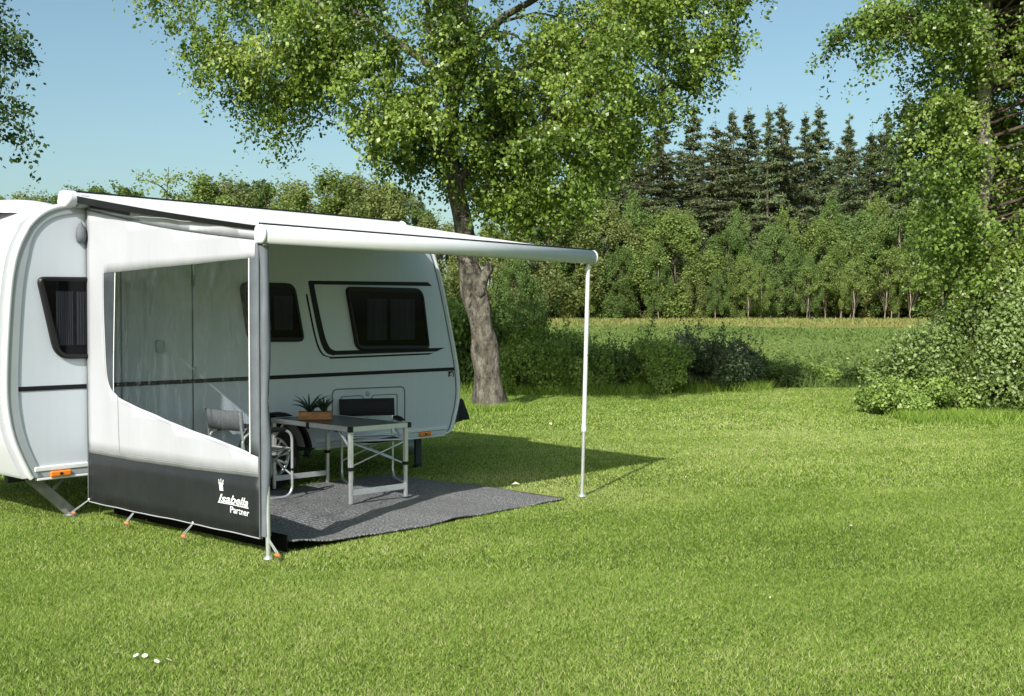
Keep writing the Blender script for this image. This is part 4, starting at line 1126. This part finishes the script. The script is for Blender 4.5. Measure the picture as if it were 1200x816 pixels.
# dead pale branch in the hedge, and the rock in the meadow
db = MB()
pth = wob_path((.25, 25.7, .35), (.62, 25.8, 1.35), 5, .03)
db.tube(pth, [.035, .03, .026, .02, .015, .01], 7).tube([pth[3], pth[3] + Vector((.2, 0, .3))], [.012, .004], 5).tube([pth[2], pth[2] + Vector((-.15, 0, .3))], [.012, .004], 5)
tag(db.build('dead_branch', M['deadwood'], None, fix=False), 'bare pale dead branch leaning in the hedge beside the big trunk', 'branch')
rk = MB().lathe([(0, -.05), (.2, 0), (.24, .12), (.16, .23), (0, .27)], 11)
rk.v = [(x * (1 + .2 * math.sin(5 * y + 3 * z + 1)), y * (1 + .2 * math.cos(7 * x)), z) for x, y, z in rk.v]
tag(rk.build('rock', M['rock'], None, loc=(9.0, 43.0, float(gz(9, 43)) + .12), rz=.3), 'single pale rock lying in the meadow', 'rock')

# --- far trees
def round_proto(mat, bark, n, rx, h, base_h, leaf, seed, lobes=22, tr=.11, upright=0.0, open_=0.0):
    r = random.Random(seed); P = []; O = []; k = MB(); k2 = MB()
    top = Vector((r.uniform(-.3, .3), r.uniform(-.3, .3), h * .9))
    tp = wob_path((0, 0, -.2), top, 7, .12)
    k.tube(tp, [tr * (1 - .11 * i) for i in range(8)], 7)
    for i in range(lobes):
        f = (i + r.random()) / lobes
        z = base_h + (h - base_h) * f * .92
        w = rx * (math.sin(math.pi * min(1, .16 + f * .84)) ** .65)
        a = i * 2.4 + r.uniform(-.5, .5); q = math.sqrt(r.uniform(.1, 1)) * .95
        c = np.array([w * q * math.cos(a), w * q * math.sin(a), z])
        rad_ = rx * r.uniform(.13, .34) * (1 - .3 * f)
        m = int(n / lobes)
        d = unit(rg.normal(size=(m, 3))); rr_ = rad_ * rg.uniform(.2, 1.08, m) ** (.55 + open_)
        p = d * rr_[:, None]; p[:, 2] *= (1 + upright)
        P.append(p + c); O.append(d)
        st = tp[min(7, max(1, int(f * 6)))]
        k2.tube(wob_path(st, c, 4, .08), [.028, .022, .017, .012, .007], 5, caps=False)
        if upright:
            for _ in range(3):
                e = c + np.array([r.gauss(0, .4), r.gauss(0, .4), rad_ * r.uniform(1.2, 2.6)])
                q_ = rg.uniform(0, 1, 50)[:, None]
                P.append(c[None] * (1 - q_) + e[None] * q_ + rg.normal(size=(50, 3)) * .1); O.append(unit(rg.normal(size=(50, 3))))
    P = np.concatenate(P); O = np.concatenate(O); ok = P[:, 2] > .05; P = P[ok]; O = O[ok]
    var = .46 + .16 * rg.normal(size=len(P)) + .15 * pnoise(P[:, 0] * 1.1, P[:, 1] * 1.1 + P[:, 2] * 1.1, seed)
    t = bpy.data.objects.new('tree', None); COL.objects.link(t)
    np_mesh('crown', leaves(P, leaf, .75, (-.15, -.4, .5), O * .9, None, .3), 4, var, mat, t)
    k2.build('branches', M['bark_dark'], t, fix=False); k.build('trunk', bark, t, fix=False)
    return t

def spruce_proto(mat, h, w, seed, bare=.12):
    r = random.Random(seed); k = MB(); P = []; D = []; O = []
    k.tube(wob_path((0, 0, -.3), (r.uniform(-.15, .15), 0, h), 8, .05), [.2 * (1 - .118 * i) + .01 for i in range(9)], 7)
    z = h * bare
    while z < h * .985:
        f = (z - h * bare) / (h * (1 - bare))
        ln = w * (min(1, 1.15 * (1 - f)) ** .95) * r.uniform(.6, 1.15) + .12
        nb = max(4, int(7 * (1 - f * .35)))
        a0 = r.uniform(0, 6.28)
        for b in range(nb):
            a = a0 + 6.283 * b / nb + r.uniform(-.3, .3); l_ = ln * r.uniform(.45, 1.2)
            if r.random() < .2: continue
            zb = z + r.gauss(0, .2); dr_ = r.uniform(.1, .36)
            m = int(55 + 95 * l_)
            q = rg.uniform(.1, 1.0, m)
            rise = .75 * f ** 2 - .16
            base = np.stack([np.cos(a) * l_ * q, np.sin(a) * l_ * q, zb + l_ * (rise * q - dr_ * q * q + .12 * q ** 3)], 1)
            side = rg.normal(size=m) * .16 * l_ * (1 - q * .6)
            base[:, 0] += -np.sin(a) * side; base[:, 1] += np.cos(a) * side; base[:, 2] -= np.abs(side) * .35 + rg.uniform(0, .12, m)
            P.append(base); O.append(np.tile([math.cos(a) * .4, math.sin(a) * .4, .5], (m, 1)))
            D.append(np.tile([math.cos(a), math.sin(a), -.55], (m, 1)))
            if l_ > .7: k.tube([(0, 0, z), (math.cos(a) * l_ * .8, math.sin(a) * l_ * .8, z + l_ * (rise * .8 - .14))], [.03, .01], 4, caps=False)
        z += .42 + .25 * (1 - f)
    m = 60; q = rg.uniform(.9, 1.02, m)
    P.append(np.stack([rg.normal(size=m) * .07, rg.normal(size=m) * .07, q * h], 1)); O.append(np.tile([0., 0, .3], (m, 1))); D.append(np.tile([0., 0, 1.2], (m, 1)))
    P = np.concatenate(P); O = np.concatenate(O); D = np.concatenate(D)
    var = .48 + .17 * rg.normal(size=len(P)) + .12 * pnoise(P[:, 0] * 1.1, P[:, 2] * 1.1, seed)
    t = bpy.data.objects.new('tree', None); COL.objects.link(t)
    np_mesh('crown', leaves(P, .24, .3, (-.2, -.5, .5), O, D * 1.1, .2), 4, var, mat, t)
    k.build('trunk', M['bark_dark'], t, fix=False)
    return t

spr = [spruce_proto(M['needle'], 18, 4.2, 71), spruce_proto(M['needle_brown'], 18, 3.6, 72, .2), spruce_proto(M['needle'], 18, 3.3, 73, .1), spruce_proto(M['needle_brown'], 18, 4.5, 74, .15), spruce_proto(M['needle'], 18, 3.9, 75, .2)]
def gx(px, y): return (px - 600) / 1290 * y
def ztop(py, y): return 1.6 + (376 - py) / 1290 * y
front = [(708, 150), (742, 120), (775, 138), (812, 124), (838, 148), (857, 133), (876, 133), (899, 131), (914, 127), (942, 137), (958, 128), (993, 141), (1019, 158), (1038, 132), (1060, 116), (1092, 128), (1130, 110), (1175, 130), (1215, 120)]
for i, (px, py) in enumerate(front):
    y = 101 + (i * 37 % 7) * .9; x = gx(px, y); h = ztop(py, y) - float(gz(x, y))
    p = spr[(i * 3 + i // 4) % 5]; s = h / 18
    o = put(p, 'spruce_tree', x, y, s, i * 1.9, 'tall dark spruce on the forest skyline, %s of nineteen counted from the caravan side' % ORD[i], 'tree', 'spruces of the far forest'); k = .95 + .6 * ((i * 47 % 19) / 19); o.scale = (s * k, s * k, s)
for i in range(46):
    px = 676 + i * 12.2; y = 105 + (i * 5 % 9) * 1.9; py = 152 + (i * 29 % 44)
    x = gx(px, y); h = ztop(py, y) - float(gz(x, y))
    o = put(spr[(i * 2 + 1) % 5], 'spruce_tree', x, y, h / 18, i * 2.3, 'dark spruce deep in the forest, hidden behind the skyline row', 'tree', 'spruces hidden inside the far forest'); k = 1.0 + .7 * ((i * 41 % 23) / 23); o.scale = (h / 18 * k, h / 18 * k, h / 18)

rp_ = [round_proto(M['leaf_lime'], M['bark_dark'], 36000, 2.6, 7.5, .2, .115, 81, 40, .09, .25, .25), round_proto(M['leaf_green'], M['bark_dark'], 36000, 2.6, 7.5, .2, .115, 82, 42, .09, .2, .25),
       round_proto(M['leaf_olive'], M['bark_dark'], 34000, 2.5, 7.5, .2, .115, 83, 40, .09, .3, .25), round_proto(M['leaf_green'], M['bark_pale'], 26000, 2.1, 7.5, .9, .11, 84, 34, .08, .35, .3),
       round_proto(M['leaf_lime'], M['bark_pale'], 24000, 2.0, 7.5, 1.2, .11, 85, 32, .08, .4, .3)]
mid = [(572, 262, 60, 2, 1.1), (604, 300, 56, 1, .9), (640, 225, 84, 2, 1.2), (676, 262, 86, 1, 1.0), (706, 232, 88, 2, 1.1), (728, 288, 84, 1, .9), (757, 246, 90, 1, 1.1), (790, 250, 86, 0, 1.15), (822, 300, 84, 2, .9), (850, 268, 92, 1, 1.0), (872, 300, 85, 0, 1.0),
       (905, 262, 93, 1, 1.0), (932, 290, 86, 3, 1.0), (962, 258, 93, 0, 1.0), (985, 282, 86, 4, 1.0), (1008, 248, 90, 1, 1.1), (1030, 262, 86, 4, 1.0), (1052, 250, 85, 3, 1.0), (1076, 240, 88, 0, 1.0), (1104, 236, 86, 4, 1.0), (1135, 250, 88, 1, 1.0), (1165, 240, 86, 0, 1.0), (1200, 250, 86, 1, 1.0)]
for i, (px, py, y, k, ws) in enumerate(mid):
    x = gx(px, y); h = ztop(py, y) - float(gz(x, y)); s = h / 7.5
    o = put(rp_[k], 'deciduous_tree', x, y, s, i * 1.7, 'young green broadleaf tree before the spruces, %s of twenty-three counted from the caravan side' % ORD[i], 'tree', 'young broadleaf trees along the meadow')
    o.scale = (s * ws * (.95 + .45 * ((i * 31 % 11) / 11)), s * ws * (.95 + .45 * ((i * 17 % 11) / 11)), s)
extra = [(618, 250, 95, 3, .7), (662, 236, 95, 4, .75), (690, 282, 84, 4, .7), (742, 226, 96, 3, .7), (772, 286, 83, 3, .8), (806, 244, 97, 4, .65), (838, 318, 82, 3, .9), (862, 246, 97, 3, .6), (892, 308, 83, 4, .8), (918, 240, 98, 4, .6), (948, 300, 83, 3, .75), (974, 232, 97, 3, .65), (996, 306, 83, 4, .7), (1020, 226, 96, 4, .7), (1044, 288, 83, 4, .7), (1088, 222, 95, 3, .8)]
for i, (px, py, y, k, ws) in enumerate(extra):
    x = gx(px, y); h = ztop(py, y) - float(gz(x, y)); s = h / 7.5
    o = put(rp_[k], 'slender_tree', x, y, s, i * 2.6, 'narrow loose light green tree wedged among the young broadleaf trees', 'tree', 'narrow trees among the young broadleaf trees')
    o.scale = (s * ws, s * ws, s); o.rotation_euler = (.03 * math.sin(i * 2.1), .04 * math.cos(i * 1.7), i * 2.6)
# bare-stemmed saplings standing at the meadow's far edge
sapp = round_proto(M['leaf_lime'], M['bark_pale'], 5000, .9, 5.2, 2.4, .11, 91, 14, .055, .4)
for i, (px, h) in enumerate([(878, 3.6), (945, 4.0), (966, 4.4), (1002, 4.4), (1036, 5.2), (1052, 5.4), (1068, 5.0)]):
    y = 81 + (i % 3) * 1.2; x = gx(px, y)
    put(sapp, 'sapling', x, y, h / 5.2, i * 2.1, 'slim pale stemmed sapling at the far meadow edge, %s of seven from the caravan side' % ORD[i], 'tree', 'saplings at the far meadow edge')
# undergrowth at the forest's foot
ug = [round_proto(M['leaf_green'], M['bark_dark'], 9000, 2.0, 2.4, .2, .12, 95, 14), round_proto(M['leaf_olive'], M['bark_dark'], 9000, 2.0, 2.4, .2, .12, 96, 14)]
for i in range(22):
    px = 610 + i * 28; y = 86 + (i * 7 % 5) * 1.6; x = gx(px, y)
    put(ug[i % 2], 'undergrowth_bush', x, y, .9 + .3 * ((i * 13 % 7) / 7), i * 1.1, 'low bush at the foot of the far forest', 'bush', 'undergrowth bushes along the forest edge')
# light willows behind the caravan
wp = [round_proto(M['leaf_olive'], M['bark_pale'], 22000, 2.2, 7.5, .6, .1, 101, 22, .1, .7, .2), round_proto(M['leaf_lime'], M['bark_pale'], 22000, 2.2, 7.5, .6, .1, 102, 22, .1, .8, .2), round_proto(M['leaf_green'], M['bark_dark'], 22000, 2.3, 7.5, .6, .1, 103, 22, .1, .4)]
lft = [(-60, 222, 62, 0, 1.2), (-12, 227, 58, 1, 1.3), (30, 228, 60, 0, 1.3), (66, 224, 66, 2, 1.3), (112, 214, 74, 2, 1.3), (150, 215, 76, 2, 1.3), (240, 205, 60, 1, 1.3), (270, 212, 62, 0, 1.35), (316, 212, 64, 2, 1.35), (346, 214, 62, 0, 1.35), (384, 200, 58, 1, 1.3), (420, 206, 60, 0, 1.3), (452, 214, 58, 0, 1.3), (490, 240, 62, 2, 1.2), (528, 262, 60, 0, 1.2), (190, 236, 70, 2, 1.2)]
lft.sort()
for i, (px, py, y, k, ws) in enumerate(lft):
    x = gx(px, y); h = ztop(py, y) - float(gz(x, y)); s = h / 7.5
    o = put(wp[k], 'willow_tree', x, y, s, i * 1.9, 'light green feathery tree behind the caravan roof, %s of sixteen from the hanging branches' % ORD[i], 'tree', 'trees behind the caravan roof')
    o.scale = (s * ws * 1.05, s * ws * 1.05, s)
bl = round_proto(M['leaf_blue'], M['bark_dark'], 7000, 2.2, 7.5, .8, .26, 111, 18)
y = 92; x = gx(293, y); h = ztop(203, y) - float(gz(x, y))
put(bl, 'conifer_tree', x, y, h / 7.5, 0, 'distant blue grey tree peeping above the willows behind the roof', 'tree')
x = gx(468, 84); h = ztop(212, 84) - float(gz(x, 84))
put(bl, 'conifer_tree', x, 84, h / 7.5, 1, 'distant blue grey tree seen beneath the big crown above the canopy end', 'tree')
# sparse young tree standing clear against the sky
y = 40; x = gx(196, y); h = ztop(194, y)
cen = [Vector((rnd.gauss(0, .75), rnd.gauss(0, .5), rnd.uniform(h - 2.2, h - .3))) for _ in range(13)]
slim_tree('sparse_tree', (x, y, float(gz(x, y))), 'thin sparse young tree against the sky above the awning', [(0, 0, -.1), (.05, 0, 2.5), (0, 0, h - 2), (.1, 0, h - .2)], [.07, .05, .03, .01], cen, 4, .5, .13, 12, M['leaf_lime'], M['bark_dark'])

M['dry_leaf'] = surf('dry_leaf', (.62, .56, .4), .8, vary=.3)
dl = None
for i, (px, py, k) in enumerate([(604, 568, 1.3), (770, 567, .9), (782, 562, 1), (806, 559, 1), (645, 497, 1.4), (999, 617, .8), (612, 622, .8), (745, 505, 1.1), (905, 700, .35)]):
    Y = 1290 * 1.57 / (py - 376); x = (px - 600) / 1290 * Y
    if dl is None:
        dl = MB().add([(-.03, 0, .004), (0, -.018, .016), (0, .018, .02), (.035, 0, .008), (0, 0, .004)], [(0, 1, 4), (1, 3, 4), (3, 2, 4), (2, 0, 4)]).build('fallen_leaf', M['dry_leaf'], None, fix=False)
        tag(dl, 'small pale dry leaf lying on the open lawn', 'leaf', 'fallen leaves on the lawn'); d = dl
    else: d = dl.copy(); COL.objects.link(d)
    d.location = (x, Y, .02); d.rotation_euler = (.2, .1 * i, i * 1.3); d.scale = (k, k, k)
# daisies in the lawn
dz = None
for i, (px, py) in enumerate([(134, 767), (141, 759), (159, 769), (167, 769), (178, 776), (192, 775)]):
    Y = 1290 * 1.57 / (py - 376); x = (px - 600) / 1290 * Y
    if dz is None:
        dz = empty('daisy', (0, 0, 0), 0, 'small white daisy in the lawn in front of the black skirt', 'flower', 'daisies in the lawn')
        pt = MB()
        for k in range(13):
            a = k * 2 * math.pi / 13
            c, s = math.cos(a), math.sin(a)
            pt.add([(c * .004, s * .004, .026), (c * .010 - s * .003, s * .010 + c * .003, .029), (c * .015, s * .015, .028), (c * .010 + s * .003, s * .010 - c * .003, .029)], [(0, 1, 2, 3)])
        pt.build('petals', M['petal'], dz, fix=False)
        MB().lathe([(.0045, .026), (.004, .029), (0, .031)], 10).build('flower_centre', M['yolk'], dz)
        MB().tube([(0, 0, 0), (.002, 0, .026)], .0012, 5).build('stem', M['aloe'], dz)
        d = dz
    else: d = copy_tree(dz)
    d.location = (x, Y, 0); d.rotation_euler = (R(-25), R(-8), i)

# ------------------------------------------------------------------ LIGHT, SKY, CAMERA
to_sun = Vector((-.28, -.748, .602)).normalized()
sd = bpy.data.lights.new('sun', 'SUN'); sd.energy = 5.0; sd.angle = R(.5); sd.color = (1.0, .965, .91)
so = bpy.data.objects.new('sun', sd); COL.objects.link(so); so.rotation_euler = (-to_sun).to_track_quat('-Z', 'Y').to_euler(); so.location = (-20, -40, 40)
w = bpy.data.worlds.new('World'); sc.world = w; w.use_nodes = True
nt = w.node_tree; bg_ = nt.nodes['Background']
sky = nt.nodes.new('ShaderNodeTexSky'); sky.sky_type = 'NISHITA'; sky.sun_disc = False
sky.sun_elevation = math.asin(to_sun.z); sky.sun_rotation = math.atan2(to_sun.x, to_sun.y)
sky.altitude = 0; sky.air_density = 1.0; sky.dust_density = 2.4; sky.ozone_density = 1.4
tint = nt.nodes.new('ShaderNodeMix'); tint.data_type = 'RGBA'; tint.blend_type = 'MULTIPLY'; tint.inputs['Factor'].default_value = 1
tint.inputs['B'].default_value = (1.07, 1.2, 1.07, 1)
nt.links.new(sky.outputs[0], tint.inputs['A']); nt.links.new(tint.outputs['Result'], bg_.inputs['Color']); bg_.inputs['Strength'].default_value = .118

cam = bpy.data.cameras.new('camera'); cam.sensor_width = 36; cam.lens = 1290 / 1200 * 36; cam.clip_end = 5000
co = bpy.data.objects.new('camera', cam); COL.objects.link(co)
co.location = (0, 0, 1.6); co.rotation_euler = (math.pi / 2 - math.atan(32 / 1290), 0, 0)
sc.camera = co
vs_ = sc.view_settings; vs_.view_transform = 'Standard'; vs_.look = 'None'; vs_.exposure = .22; vs_.gamma = 1; vs_.use_curve_mapping = False
sc.render.engine = 'CYCLES'
cy_ = sc.cycles; cy_.max_bounces = 6; cy_.diffuse_bounces = 3; cy_.glossy_bounces = 3; cy_.transmission_bounces = 4; cy_.transparent_max_bounces = 12
cy_.caustics_reflective = False; cy_.caustics_refractive = False; cy_.use_denoising = True
